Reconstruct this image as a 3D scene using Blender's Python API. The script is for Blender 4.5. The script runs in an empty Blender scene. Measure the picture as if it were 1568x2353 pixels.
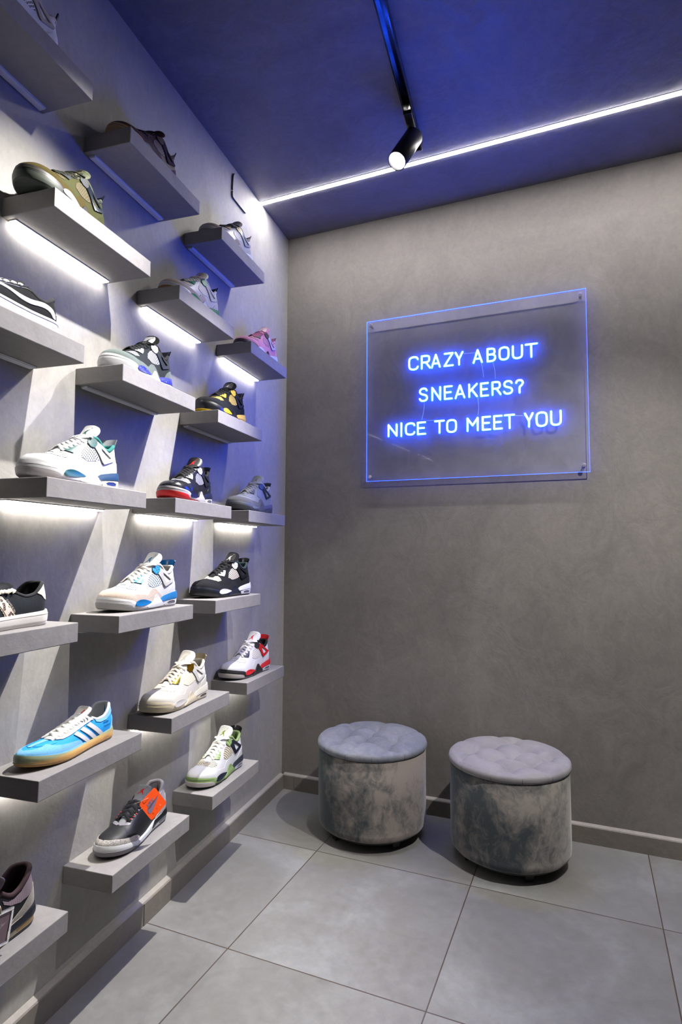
import bpy, bmesh, math, random
from mathutils import Vector, Matrix, noise
from mathutils.geometry import delaunay_2d_cdt
random.seed(7)
C = bpy.context.scene.collection
SC = bpy.context.scene

# ------------------------------------------------------------------ camera, world, exposure
cam = bpy.data.objects.new('camera', bpy.data.cameras.new('camera')); C.objects.link(cam)
cam.data.sensor_fit = 'HORIZONTAL'; cam.data.sensor_width = 36.0
cam.data.lens = 1349.32 / 1568 * 36.0
cam.data.clip_start = 0.02
RX = Vector((0.9223291, 0.3863636, 0.0056770)); RF = Vector((-0.3858159, 0.9200117, 0.0687361)); RU = Vector((0.0213342, -0.0655875, 0.9976188))
M3 = Matrix((RX, RU, -RF)).transposed()
cam.matrix_world = Matrix.Translation((1.43728, -2.67827, 1.17)) @ M3.to_4x4()
SC.camera = cam
SC.view_settings.view_transform = 'Standard'; SC.view_settings.look = 'None'
SC.view_settings.gamma = 1.0; SC.view_settings.use_curve_mapping = False
SC.view_settings.exposure = 0.0
W = bpy.data.worlds.new('world'); SC.world = W; W.use_nodes = True
W.node_tree.nodes['Background'].inputs[0].default_value = (0.92, 0.95, 1.0, 1)
W.node_tree.nodes['Background'].inputs[1].default_value = 0.04

NEON = 150.0          # emission of the blue lettering
STRIP = 26.0         # lit shelf strips
CEIL_STRIP = 165.0    # long strip in the ceiling
SPOT = 440.0         # track spotlights (W)

# ------------------------------------------------------------------ wall frame
A = 0.0972306                       # the shelf wall leans away from a right angle
WN = Vector((math.cos(A), math.sin(A), 0)); WT = Vector((math.sin(A), -math.cos(A), 0))
def LW(s, d, z): return WT * s + WN * d + Vector((0, 0, z))   # s along the wall from the corner, d out of it
HC = 2.83

# ------------------------------------------------------------------ object helpers
def link(o, parent=None):
    C.objects.link(o)
    if parent is not None: o.parent = parent
    return o
def props(o, label=None, cat=None, group=None, kind=None):
    for k, v in (('label', label), ('category', cat), ('group', group), ('kind', kind)):
        if v: o[k] = v
    return o
def thing(name, label, cat, loc=(0, 0, 0), rz=0.0, group=None):
    o = bpy.data.objects.new(name, None); o.empty_display_size = 0.05
    o.location = loc; o.rotation_euler = (0, 0, rz)
    return props(link(o), label, cat, group)
def mobj(name, verts, faces, mat, parent=None, smooth=True, uvs=None):
    me = bpy.data.meshes.new(name); me.from_pydata([tuple(v) for v in verts], [], faces)
    if uvs:
        l = me.uv_layers.new(name='UVMap')
        for lp in me.loops: l.data[lp.index].uv = uvs[lp.vertex_index]
    if smooth: me.polygons.foreach_set('use_smooth', [True] * len(me.polygons))
    me.materials.append(mat); me.update()
    return link(bpy.data.objects.new(name, me), parent)
def bmobj(name, bm, mat, parent=None, smooth=False):
    bmesh.ops.recalc_face_normals(bm, faces=bm.faces[:])
    me = bpy.data.meshes.new(name); bm.to_mesh(me); bm.free()
    if smooth: me.polygons.foreach_set('use_smooth', [True] * len(me.polygons))
    me.materials.append(mat)
    return link(bpy.data.objects.new(name, me), parent)
def add_box(bm, x0, x1, y0, y1, z0, z1, bev=0.0, seg=2):
    r = bmesh.ops.create_cube(bm, size=1.0); vs = r['verts']
    for v in vs:
        v.co = Vector((x0 if v.co.x < 0 else x1, y0 if v.co.y < 0 else y1, z0 if v.co.z < 0 else z1))
    if bev > 0:
        es = list({e for v in vs for e in v.link_edges})
        bmesh.ops.bevel(bm, geom=es, offset=bev, segments=seg, profile=0.5, affect='EDGES')
def box(name, x0, x1, y0, y1, z0, z1, mat, parent=None, bev=0.0, seg=2):
    bm = bmesh.new(); add_box(bm, x0, x1, y0, y1, z0, z1, bev, seg)
    return bmobj(name, bm, mat, parent)
def lathe(name, prof, mat, parent=None, n=48, mtx=None, smooth=True, caps=True):
    vs, fs = [], []
    for r, z in prof:
        for i in range(n):
            a = 2 * math.pi * i / n
            v = Vector((r * math.cos(a), r * math.sin(a), z)); vs.append(mtx @ v if mtx else v)
    for k in range(len(prof) - 1):
        for i in range(n):
            j = (i + 1) % n; fs.append((k * n + i, k * n + j, (k + 1) * n + j, (k + 1) * n + i))
    if caps and prof[0][0] > 1e-6: fs.append(tuple(range(n))[::-1])
    if caps and prof[-1][0] > 1e-6: fs.append(tuple(range((len(prof) - 1) * n, len(prof) * n)))
    return mobj(name, vs, fs, mat, parent, smooth)
def sweep(paths, ra, rb=None, up=Vector((0, 0, 1)), n=8, closed=False):
    """tubes along polylines: half width ra, half thickness rb (towards up)"""
    rb = rb if rb is not None else ra
    vs, fs = [], []
    for P in paths:
        P = [Vector(p) for p in P]; b = len(vs); m = len(P)
        for i, p in enumerate(P):
            t = (P[(i + 1) % m if closed else min(i + 1, m - 1)] - P[i - 1 if (closed or i > 0) else 0]).normalized()
            s = t.cross(up)
            s = s.normalized() if s.length > 1e-4 else t.orthogonal().normalized()
            u = s.cross(t).normalized()
            for k in range(n):
                a = 2 * math.pi * k / n
                vs.append(p + s * (math.cos(a) * ra) + u * (math.sin(a) * rb))
        for i in range(m if closed else m - 1):
            i2 = (i + 1) % m
            for k in range(n):
                k2 = (k + 1) % n; fs.append((b + i * n + k, b + i * n + k2, b + i2 * n + k2, b + i2 * n + k))
        if not closed:
            fs.append(tuple(b + k for k in range(n))[::-1]); fs.append(tuple(b + (m - 1) * n + k for k in range(n)))
    return vs, fs
def catmull(P, n=8, closed=False):
    P = [Vector(p) for p in P]; out = []; m = len(P)
    for i in range(m if closed else m - 1):
        g = lambda k: P[k % m] if closed else P[max(0, min(m - 1, k))]
        a, b, c, d = g(i - 1), g(i), g(i + 1), g(i + 2)
        for k in range(n):
            t = k / n
            out.append(0.5 * ((2 * b) + (c - a) * t + (2 * a - 5 * b + 4 * c - d) * t * t + (3 * b - a - 3 * c + d) * t ** 3))
    if not closed: out.append(P[-1])
    return out

# ------------------------------------------------------------------ materials
def nm(name):
    m = bpy.data.materials.new(name); m.use_nodes = True
    return m, m.node_tree, m.node_tree.nodes['Principled BSDF']
def N(nt, t, **kw):
    n = nt.nodes.new(t)
    for k, v in kw.items(): setattr(n, k, v)
    return n
def coords(nt, kind='Object', scale=(1, 1, 1), rot=(0, 0, 0)):
    tc = N(nt, 'ShaderNodeTexCoord'); mp = N(nt, 'ShaderNodeMapping')
    mp.inputs['Scale'].default_value = scale; mp.inputs['Rotation'].default_value = rot
    nt.links.new(tc.outputs[kind], mp.inputs[0]); return mp.outputs[0]
def noise_n(nt, co, sc, det=4, rough=0.55, dist=0.0):
    n = N(nt, 'ShaderNodeTexNoise'); n.inputs['Scale'].default_value = sc; n.inputs['Detail'].default_value = det
    n.inputs['Roughness'].default_value = rough; n.inputs['Distortion'].default_value = dist
    nt.links.new(co, n.inputs['Vector']); return n.outputs['Fac']
def ramp(nt, fac, stops):
    r = N(nt, 'ShaderNodeValToRGB'); e = r.color_ramp.elements
    while len(e) < len(stops): e.new(0.5)
    for i, (p, c) in enumerate(stops):
        e[i].position = p; e[i].color = tuple(c) + (1,) if len(c) == 3 else c
    nt.links.new(fac, r.inputs[0]); return r.outputs[0]
def mixc(nt, fac, a, b, mode='MIX'):
    m = N(nt, 'ShaderNodeMix', data_type='RGBA', blend_type=mode)
    for s, v in ((0, fac), (6, a), (7, b)):
        if hasattr(v, 'is_linked') or hasattr(v, 'links'): nt.links.new(v, m.inputs[s])
        elif isinstance(v, (int, float)): m.inputs[s].default_value = v
        else: m.inputs[s].default_value = tuple(v) + (1,)
    return m.outputs[2]
def mathn(nt, op, a, b=None, c=None):
    m = N(nt, 'ShaderNodeMath', operation=op)
    for s, v in enumerate((a, b, c)):
        if v is None: continue
        if isinstance(v, (int, float)): m.inputs[s].default_value = v
        else: nt.links.new(v, m.inputs[s])
    return m.outputs[0]
def bump(nt, bs, h, strength=0.3, dist=0.002):
    b = N(nt, 'ShaderNodeBump'); b.inputs['Strength'].default_value = strength; b.inputs['Distance'].default_value = dist
    nt.links.new(h, b.inputs['Height']); nt.links.new(b.outputs[0], bs.inputs['Normal'])
def srgb(r, g, b):
    f = lambda v: ((v / 255 + 0.055) / 1.055) ** 2.4 if v > 10 else v / 255 / 12.92
    return (f(r), f(g), f(b))

def plaster(name, base, swirl=1.0, rough=0.62, warp=(1, 1, 1), bs_=0.35):
    m, nt, bs = nm(name)
    co = coords(nt, 'Object', warp)
    big = noise_n(nt, co, 1.6, 5, 0.6, 1.2)
    mid = noise_n(nt, co, 7.0, 6, 0.62, 2.6)
    fine = noise_n(nt, co, 60.0, 4, 0.6, 0.6)
    b = Vector(base)
    c1 = ramp(nt, big, [(0.3, tuple(b * (1 - 0.16 * swirl))), (0.7, tuple(b * (1 + 0.14 * swirl)))])
    c2 = ramp(nt, mid, [(0.36, (1 - 0.13 * swirl,) * 3), (0.64, (1 + 0.0,) * 3), (0.72, (1 + 0.08 * swirl,) * 3)])
    c = mixc(nt, 1.0, c1, c2, 'MULTIPLY')
    c3 = ramp(nt, fine, [(0.3, (0.93, 0.93, 0.93)), (0.7, (1.05, 1.05, 1.05))])
    c = mixc(nt, 1.0, c, c3, 'MULTIPLY')
    nt.links.new(c, bs.inputs['Base Color'])
    nt.links.new(ramp(nt, mid, [(0.3, (rough - .12,) * 3), (0.7, (rough + .1,) * 3)]), bs.inputs['Roughness'])
    h = mathn(nt, 'ADD', mathn(nt, 'MULTIPLY', fine, 0.35), mathn(nt, 'MULTIPLY', mid, 0.9))
    bump(nt, bs, h, bs_, 0.004)
    bs.inputs['Specular IOR Level'].default_value = 0.35
    return m
M_BACK = plaster('back_wall_plaster', (0.182, 0.167, 0.157), 1.0, 0.62, (1, 1, 0.8))
M_LEFT = plaster('shelf_wall_plaster', (0.32, 0.308, 0.297), 0.8, 0.7, (1, 1, 0.7))
M_CEIL = plaster('ceiling_plaster', (0.160, 0.154, 0.166), 1.3, 0.55)
M_SHELF = plaster('shelf_plaster', (0.225, 0.214, 0.206), 0.5, 0.75, (1, 1, 1), 0.25)
M_BASE = plaster('baseboard_tile', (0.17, 0.153, 0.133), 0.8, 0.6)
M_LEDGE = plaster('baseboard_ledge', (0.28, 0.26, 0.245), 0.8, 0.7)

def floor_mat():
    m, nt, bs = nm('floor_tile')
    tc = N(nt, 'ShaderNodeTexCoord'); sp = N(nt, 'ShaderNodeSeparateXYZ'); nt.links.new(tc.outputs['Object'], sp.inputs[0])
    th = -0.0056
    # tile grid: origin of the joints and pitch measured on the place
    u = mathn(nt, 'DIVIDE', mathn(nt, 'SUBTRACT', sp.outputs[0], 0.4311), 0.6)
    v = mathn(nt, 'DIVIDE', mathn(nt, 'SUBTRACT', mathn(nt, 'SUBTRACT', sp.outputs[1], mathn(nt, 'MULTIPLY', sp.outputs[0], th)), -0.504), 0.62)
    def joint(w):
        f = mathn(nt, 'FRACT', mathn(nt, 'ADD', w, 40.5))
        return mathn(nt, 'ABSOLUTE', mathn(nt, 'SUBTRACT', f, 0.5))
    d = mathn(nt, 'MINIMUM', joint(u), joint(v))
    co = coords(nt, 'Object')
    wob = mathn(nt, 'MULTIPLY', mathn(nt, 'SUBTRACT', noise_n(nt, co, 9, 3), 0.5), 0.0016)
    g = mathn(nt, 'LESS_THAN', mathn(nt, 'ADD', d, wob), 0.0031)
    comb = N(nt, 'ShaderNodeCombineXYZ'); nt.links.new(mathn(nt, 'ROUND', mathn(nt, 'ADD', u, 0.5)), comb.inputs[0]); nt.links.new(mathn(nt, 'ROUND', mathn(nt, 'ADD', v, 0.5)), comb.inputs[1])
    wn = N(nt, 'ShaderNodeTexWhiteNoise'); nt.links.new(comb.outputs[0], wn.inputs['Vector'])
    vo = N(nt, 'ShaderNodeVectorMath', operation='ADD'); nt.links.new(co, vo.inputs[0])
    sc_ = N(nt, 'ShaderNodeVectorMath', operation='SCALE'); nt.links.new(wn.outputs['Color'], sc_.inputs[0]); sc_.inputs['Scale'].default_value = 20.0
    nt.links.new(sc_.outputs[0], vo.inputs[1])
    cloud = noise_n(nt, vo.outputs[0], 3.2, 7, 0.62, 0.5)
    speck = noise_n(nt, vo.outputs[0], 34, 6, 0.75, 0.3)
    c = ramp(nt, cloud, [(0.28, (0.150, 0.146, 0.135)), (0.5, (0.172, 0.170, 0.164)), (0.68, (0.213, 0.216, 0.212))])
    c = mixc(nt, 1.0, c, ramp(nt, speck, [(0.3, (0.86, 0.86, 0.85)), (0.7, (1.08, 1.08, 1.08))]), 'MULTIPLY')
    c = mixc(nt, 1.0, c, ramp(nt, wn.outputs['Value'], [(0, (0.94, 0.93, 0.91)), (1, (1.05, 1.05, 1.06))]), 'MULTIPLY')
    c = mixc(nt, g, c, (0.055, 0.040, 0.030))
    nt.links.new(c, bs.inputs['Base Color'])
    nt.links.new(ramp(nt, speck, [(0.3, (0.42,) * 3), (0.7, (0.60,) * 3)]), bs.inputs['Roughness'])
    h = mathn(nt, 'ADD', mathn(nt, 'MULTIPLY', speck, 0.15), mathn(nt, 'MULTIPLY', mathn(nt, 'SUBTRACT', 1.0, g), 1.0))
    bump(nt, bs, h, 0.4, 0.002)
    return m
M_FLOOR = floor_mat()

def emis(name, col, s, base=(0.8, 0.8, 0.8)):
    m, nt, bs = nm(name); bs.inputs['Base Color'].default_value = tuple(base) + (1,)
    bs.inputs['Emission Color'].default_value = tuple(col) + (1,); bs.inputs['Emission Strength'].default_value = s
    return m
_pc = {}
def simple(name, col, rough=0.5, metal=0.0, nz=0.0, nscale=200, bmp=0.0, spec=0.5, vary=0.0, sheen=0.0):
    key = (name, tuple(round(c, 4) for c in col), rough, metal)
    if key in _pc: return _pc[key]
    if name in ('leather', 'suede', 'rubber', 'plastic', 'cloth'): col = tuple(c * 0.73 for c in col)
    m, nt, bs = nm(name)
    bs.inputs['Roughness'].default_value = rough; bs.inputs['Metallic'].default_value = metal
    bs.inputs['Specular IOR Level'].default_value = spec
    if sheen: bs.inputs['Sheen Weight'].default_value = sheen * min(1, max(col) * 2.2)
    co = coords(nt, 'Object')
    f = noise_n(nt, co, nscale, 3, 0.6)
    a = tuple(c * (1 - vary) for c in col); b = tuple(min(1, c * (1 + vary)) for c in col)
    nt.links.new(ramp(nt, f, [(0.35, a), (0.65, b)]), bs.inputs['Base Color'])
    if bmp: bump(nt, bs, f, bmp, 0.0008)
    _pc[key] = m; return m
def leather(c, r=0.42): return simple('leather', c, r, nscale=420, bmp=0.12, vary=0.03, spec=0.30)
def suede(c): return simple('suede', c, 0.92, nscale=520, bmp=0.5, vary=0.16, spec=0.08, sheen=0.30)
def rubber(c, r=0.5): return simple('rubber', c, r, nscale=300, bmp=0.04, vary=0.03)
def plastic(c, r=0.22): return simple('plastic', c, r, nscale=100, vary=0.02)
def cloth(c): return simple('cloth', c, 0.85, nscale=900, bmp=0.4, vary=0.08, spec=0.2)
def metal(c, r=0.2): return simple('metal', c, r, metal=1.0, nscale=80, vary=0.05)
def grid_mat(name, strand, hole, pitch, duty, ang=0.0, rough=0.5, rnd=False):
    """strands on a dark ground, square cells; pitch in metres, UV in metres"""
    key = (name, tuple(strand), tuple(hole), pitch, duty)
    if key in _pc: return _pc[key]
    m, nt, bs = nm(name)
    co = coords(nt, 'UV', (1 / pitch, 1 / pitch, 1), (0, 0, ang))
    sp = N(nt, 'ShaderNodeSeparateXYZ'); nt.links.new(co, sp.inputs[0])
    d = []
    for k in (0, 1):
        f = mathn(nt, 'FRACT', mathn(nt, 'ADD', sp.outputs[k], 100.0))
        d.append(mathn(nt, 'LESS_THAN', mathn(nt, 'ABSOLUTE', mathn(nt, 'SUBTRACT', f, 0.5)), duty))
    hl = mathn(nt, 'MULTIPLY', d[0], d[1])
    nt.links.new(mixc(nt, hl, strand, hole), bs.inputs['Base Color'])
    bs.inputs['Roughness'].default_value = rough
    bump(nt, bs, mathn(nt, 'SUBTRACT', 1.0, hl), 0.8, 0.0012)
    _pc[key] = m; return m
def netting(strand, hole): return grid_mat('netting', strand, hole, 0.0046, 0.335, 0.62, 0.6)
def eyelet(c, hole=(0.02, 0.02, 0.02), metalc=False):
    m = grid_mat('eyelet_plastic', c, hole, 0.0068, 0.19, 0.35, 0.5)
    return m
def crackle(name, base, dark, sc=90):
    m, nt, bs = nm(name)
    co = coords(nt, 'Object')
    v = N(nt, 'ShaderNodeTexVoronoi', feature='DISTANCE_TO_EDGE'); v.inputs['Scale'].default_value = sc
    nt.links.new(co, v.inputs['Vector'])
    nz = noise_n(nt, co, 160, 3)
    f = mathn(nt, 'ADD', v.outputs['Distance'], mathn(nt, 'MULTIPLY', nz, 0.08))
    nt.links.new(ramp(nt, f, [(0.055, dark), (0.10, base), (1, tuple(c * 1.1 for c in base))]), bs.inputs['Base Color'])
    bs.inputs['Roughness'].default_value = 0.6; bump(nt, bs, f, 0.4, 0.001); return m
def patches(name, cols, sc=60, rough=0.8, dist=0.0, thr=(0.38, 0.5, 0.6)):
    m, nt, bs = nm(name); co = coords(nt, 'Object')
    f = noise_n(nt, co, sc, 2, 0.5, dist)
    r = N(nt, 'ShaderNodeValToRGB'); r.color_ramp.interpolation = 'CONSTANT'; e = r.color_ramp.elements
    while len(e) < len(cols): e.new(0.5)
    for i, c in enumerate(cols): e[i].position = 0 if i == 0 else thr[i - 1]; e[i].color = tuple(c) + (1,)
    nt.links.new(f, r.inputs[0]); nt.links.new(r.outputs[0], bs.inputs['Base Color'])
    bs.inputs['Roughness'].default_value = rough; return m

# ================================================================== STRUCTURE
def quad(name, pts, mat, kind='structure'):
    o = mobj(name, pts, [(0, 1, 2, 3)], mat, None, False); o['kind'] = kind; return o
def slab(name, pts, mat, off):
    """flat surface with real thickness: pts counter-clockwise seen from the room"""
    P = [Vector(p) for p in pts]; Q = [p + Vector(off) for p in P]; n = len(P)
    fs = [tuple(range(n)), tuple(range(n, 2 * n))[::-1]] + [(i + n, (i + 1) % n + n, (i + 1) % n, i) for i in range(n)]
    o = mobj(name, P + Q, [f for f in fs], mat, None, False); o['kind'] = 'structure'; return o
FAR = 3.7; RIGHT = 3.3
lwf = LW(FAR, 0, 0)
slab('floor', [(-0.0, 0, 0), (lwf.x, lwf.y, 0), (RIGHT, lwf.y, 0), (RIGHT, 0, 0)], M_FLOOR, (0, 0, -0.08))
slab('ceiling', [(0, 0, HC), (RIGHT, 0, HC), (RIGHT, lwf.y, HC), (lwf.x, lwf.y, HC)], M_CEIL, (0, 0, 0.08))
slab('wall_back', [(-0.1, 0, 0), (RIGHT, 0, 0), (RIGHT, 0, HC), (-0.1, 0, HC)], M_BACK, (0, 0.12, 0))
slab('wall_left', [LW(FAR, 0, 0), LW(-0.0, 0, 0), LW(-0.0, 0, HC), LW(FAR, 0, HC)], M_LEFT, -WN * 0.12)

def wall_empty(s, d, z): return LW(s, d, z)
# baseboards: tile strip with a plaster ledge on top
def baseboard_left():
    bm = bmesh.new(); z0 = 0.0
    joints = [0.018, 0.512, 1.15, 1.78, 2.41, 3.04, 3.66]
    th = [0.0195, 0.021, 0.0195, 0.0205, 0.0195, 0.02]
    for i in range(len(joints) - 1):
        a, b = joints[i] + 0.0008, joints[i + 1] - 0.0008
        # local frame: x out, y towards the corner
        n = 24
        vs = []
        for k in range(n + 1):
            s = a + (b - a) * k / n
            jz = 0.0012 * noise.noise(Vector((s * 23, i, 0)))
            for (d, z) in ((0, 0), (th[i], 0), (th[i], 0.0655 + jz), (0, 0.0655 + jz)): vs.append(bm.verts.new(LW(s, d, z)))
        for k in range(n):
            for j in range(4):
                bm.faces.new((vs[k * 4 + j], vs[k * 4 + (j + 1) % 4], vs[k * 4 + 4 + (j + 1) % 4], vs[k * 4 + 4 + j]))
        bm.faces.new(vs[:4]); bm.faces.new(vs[-4:])
    o = bmobj('baseboard_left', bm, M_BASE); o['kind'] = 'structure'
    bm = bmesh.new(); vs = []
    n = 90
    for k in range(n + 1):
        s = 0.018 + (FAR - 0.05) * k / n
        w = 0.0165 + 0.0022 * noise.noise(Vector((s * 17, 3, 0)))
        for (d, z) in ((0, 0.064), (w, 0.0655), (w - 0.001, 0.0685), (0, 0.074)): vs.append(bm.verts.new(LW(s, d, z)))
    for k in range(n):
        for j in range(4):
            bm.faces.new((vs[k * 4 + j], vs[k * 4 + (j + 1) % 4], vs[k * 4 + 4 + (j + 1) % 4], vs[k * 4 + 4 + j]))
    o = bmobj('trim_1', bm, M_LEDGE); o['kind'] = 'structure'
baseboard_left()
def baseboard_back():
    bm = bmesh.new()
    js = [0.021, 0.078, 0.68, 1.285, 1.89, 2.5, 3.1, 3.3]
    for a, b in zip(js[:-1], js[1:]): add_box(bm, a + 0.0008, b - 0.0008, -0.0195, 0.0, 0, 0.066, 0.0008, 1)
    o = bmobj('baseboard_back', bm, M_BASE); o['kind'] = 'structure'
    bm = bmesh.new(); vs = []; n = 80
    for k in range(n + 1):
        x = 0.017 + (RIGHT - 0.02) * k / n
        w = 0.0160 + 0.002 * noise.noise(Vector((x * 17, 9, 0)))
        for (d, z) in ((0, 0.064), (w, 0.066), (w - 0.001, 0.0685), (0, 0.074)): vs.append(bm.verts.new(Vector((x, -d, z))))
    for k in range(n):
        for j in range(4):
            bm.faces.new((vs[k * 4 + j], vs[k * 4 + (j + 1) % 4], vs[k * 4 + 4 + (j + 1) % 4], vs[k * 4 + 4 + j]))
    o = bmobj('trim_2', bm, M_LEDGE); o['kind'] = 'structure'
baseboard_back()

# ================================================================== CEILING LIGHTS
M_BLACK = simple('black_metal', (0.012, 0.012, 0.013), 0.42, nscale=300, vary=0.1)
M_BLACKG = simple('black_gloss', (0.006, 0.006, 0.008), 0.12, nscale=300, vary=0.1)
M_ALU = simple('brushed_metal', (0.55, 0.53, 0.5), 0.35, metal=1.0, nscale=300, vary=0.1)
def ceiling_strip():
    p0, p1 = Vector((0.034, -0.3415, HC)), Vector((RIGHT - 0.1, -0.372, HC))
    t = thing('ceiling_light_strip', 'long thin white light strip running across the dark ceiling', 'light strip', (0, 0, 0))
    d = (p1 - p0).normalized(); n = Vector((-d.y, d.x, 0))
    def bar(name, w, z0, z1, mat):
        vs = [p0 + n * w + Vector((0, 0, z0)), p0 - n * w + Vector((0, 0, z0)), p1 - n * w + Vector((0, 0, z0)), p1 + n * w + Vector((0, 0, z0))]
        vs += [v + Vector((0, 0, z1 - z0)) for v in vs]
        fs = [(0, 1, 2, 3), (7, 6, 5, 4), (0, 4, 5, 1), (1, 5, 6, 2), (2, 6, 7, 3), (3, 7, 4, 0)]
        mobj(name, vs, fs, mat, t, False)
    bar('profile', 0.0125, -0.0015, 0.0, simple('white_metal', (0.7, 0.7, 0.7), 0.4))
    bar('diffuser', 0.0100, -0.0028, -0.0016, emis('strip_light', (1.0, 0.965, 0.93), CEIL_STRIP))
ceiling_strip()

def track():
    t = thing('light_track', 'black lighting track running along the dark blue-lit ceiling', 'light track', LW(0, 0, 0), A)
    # local frame of the wall: x out, y towards the corner
    bm = bmesh.new()
    add_box(bm, 0.772, 0.777, -FAR + .05, -0.545, HC - 0.033, HC - 0.001, 0.0006, 1)
    add_box(bm, 0.801, 0.806, -FAR + .05, -0.545, HC - 0.033, HC - 0.001, 0.0006, 1)
    add_box(bm, 0.772, 0.806, -FAR + .05, -0.545, HC - 0.006, HC - 0.001, 0.0006, 1)
    bmobj('rail', bm, M_BLACKG, t)
    box('end_cap', 0.7715, 0.8065, -0.546, -0.537, HC - 0.034, HC - 0.001, M_BLACK, t, 0.001)
    return t
track()
def spot_lamp(name, label, head, aim, power, s_tr=None, size=95, blend=0.6, group=None, mount=None, col=(1.0, 0.965, 0.92), spill=0.0, body=None):
    """cylindrical track head: 'head' is the centre of the lens"""
    head = Vector(head); ax = (Vector(aim) - head).normalized()
    beam = ax.copy()
    if body is not None: ax = (Vector(body) - head).normalized()
    L = 0.172; r = 0.0355
    back = head - ax * L
    base = mount if mount is not None else Vector((back.x, back.y, HC - 0.034))
    t = thing(name, label, 'spotlight', base, 0, group)
    mw = Matrix.Translation(head - base) @ ax.to_track_quat('Z', 'Y').to_matrix().to_4x4()
    lathe('body', [(0.0, -L), (r * 0.9, -L), (r, -L + 0.004), (r, 0.0), (r - 0.002, 0.0), (r - 0.0025, -0.004), (r - 0.004, -0.024), (0.014, -0.03), (0.0, -0.03)], M_BLACK, t, 56, mw)
    ref = simple('reflector', (0.85, 0.86, 0.88), 0.35, metal=0.6, nscale=50, vary=0.02)
    lathe('reflector', [(r - 0.0030, -0.0005), (0.0275, -0.0070), (0.0245, -0.0130)], ref, t, 56, mw, True, False)
    lathe('lamp_lens', [(0.0, -0.0120), (0.0243, -0.0115), (0.0243, -0.0140), (0.0, -0.0145)], emis('lamp_glow', (1.0, 0.97, 0.94), 9), t, 40, mw)
    # joint between rail and head, adapter in the rail
    jt = head - ax * (L * 0.72)
    top = Vector((base.x, base.y, HC - 0.034)) - base
    vs, fs = sweep([[jt - base, (jt - base) * 0.5 + top * 0.5 + Vector((0, 0, 0.0)), top]], 0.008, n=12)
    mobj('joint', vs, fs, M_BLACK, t)
    bm = bmesh.new(); add_box(bm, -0.0155, 0.0155, -0.075, 0.075, -0.016, -0.0002, 0.002)
    bmesh.ops.rotate(bm, verts=bm.verts, matrix=Matrix.Rotation(A, 3, 'Z'), cent=(0, 0, 0)); bmesh.ops.translate(bm, verts=bm.verts, vec=(0, 0, -0.0005))
    bmobj('adapter', bm, M_BLACK, t)
    ld = bpy.data.lights.new('spot_beam', 'SPOT'); ld.energy = power; ld.color = col
    ld.spot_size = math.radians(size); ld.spot_blend = blend; ld.shadow_soft_size = 0.014
    lo = bpy.data.objects.new('spot_beam', ld); C.objects.link(lo); lo.parent = t
    lo.matrix_local = Matrix.Translation(head - base + ax * 0.004) @ (-beam).to_track_quat('Z', 'Y').to_matrix().to_4x4()
    if spill:      # stray light the reflector throws outside its main beam
        l2 = ld.copy(); l2.energy = spill; l2.spot_size = math.radians(125); l2.spot_blend = 0.7
        o2 = bpy.data.objects.new('spot_spill', l2); C.objects.link(o2); o2.parent = t; o2.matrix_local = lo.matrix_local.copy()
    return t
spot_lamp('track_spotlight', 'black cylindrical spotlight at the end of the visible ceiling track', LW(0.765, 0.748, 2.612),
          LW(1.62, 0.0, -0.1), SPOT, mount=LW(0.70, 0.789, HC - 0.034), size=61, blend=1.0, spill=55.0, body=LW(1.95, 0.02, 0.5))
spot_lamp('track_spotlight', 'second black spotlight on the same track, outside the photo above the camera', LW(1.52, 0.79, 2.64),
          LW(1.68, 0.10, 1.80), 230.0, mount=LW(1.52, 0.789, HC - 0.034), size=50, blend=1.0)
# second rail further right, out of the frame, with the head that lights the stools
t = thing('light_track', 'second black lighting track on the right part of the ceiling', 'light track')
box('rail', 1.985, 2.019, -3.5, -0.75, HC - 0.033, HC - 0.001, M_BLACKG, t, 0.0006, 1)
spot_lamp('track_spotlight', 'black spotlight on the right ceiling track aimed at the stools', (1.97, -1.15, 2.60),
          (1.22, -0.22, 0.35), 210.0, mount=Vector((2.002, -1.2, HC - 0.034)), size=82, blend=1.0)

# ================================================================== SHELVES
M_ON = emis('strip_on', (1.0, 0.95, 0.88), STRIP)
M_OFF = simple('strip_diffuser', (0.62, 0.62, 0.64), 0.4, nscale=60, vary=0.02)
M_CHAN = simple('strip_channel', (0.5, 0.5, 0.52), 0.4, metal=0.2, nscale=60)
SL, SD, ST = 0.3654, 0.1549, 0.0463
SHELF = {  # far end s, top z
 'A': (1.653, 2.344), 'B': (1.140, 2.340), 'C': (1.397, 2.006), 'D': (0.624, 2.336), 'E': (0.883, 2.005),
 'F': (1.649, 1.672), 'G': (1.139, 1.672), 'H': (0.373, 2.004), 'I': (0.623, 1.670), 'J': (1.386, 1.336),
 'K': (0.876, 1.335), 'L': (0.368, 1.333), 'M': (1.637, 1.000), 'N': (1.124, 1.000), 'O': (0.615, 1.002),
 'P': (0.359, 0.669), 'Q': (0.866, 0.669), 'R': (1.376, 0.669), 'S': (0.609, 0.343), 'T': (1.118, 0.342), 'U': (1.636, 0.340),
 'V': (1.912, 2.006)}
LIT = set('CEHJKLPQRV')
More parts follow.
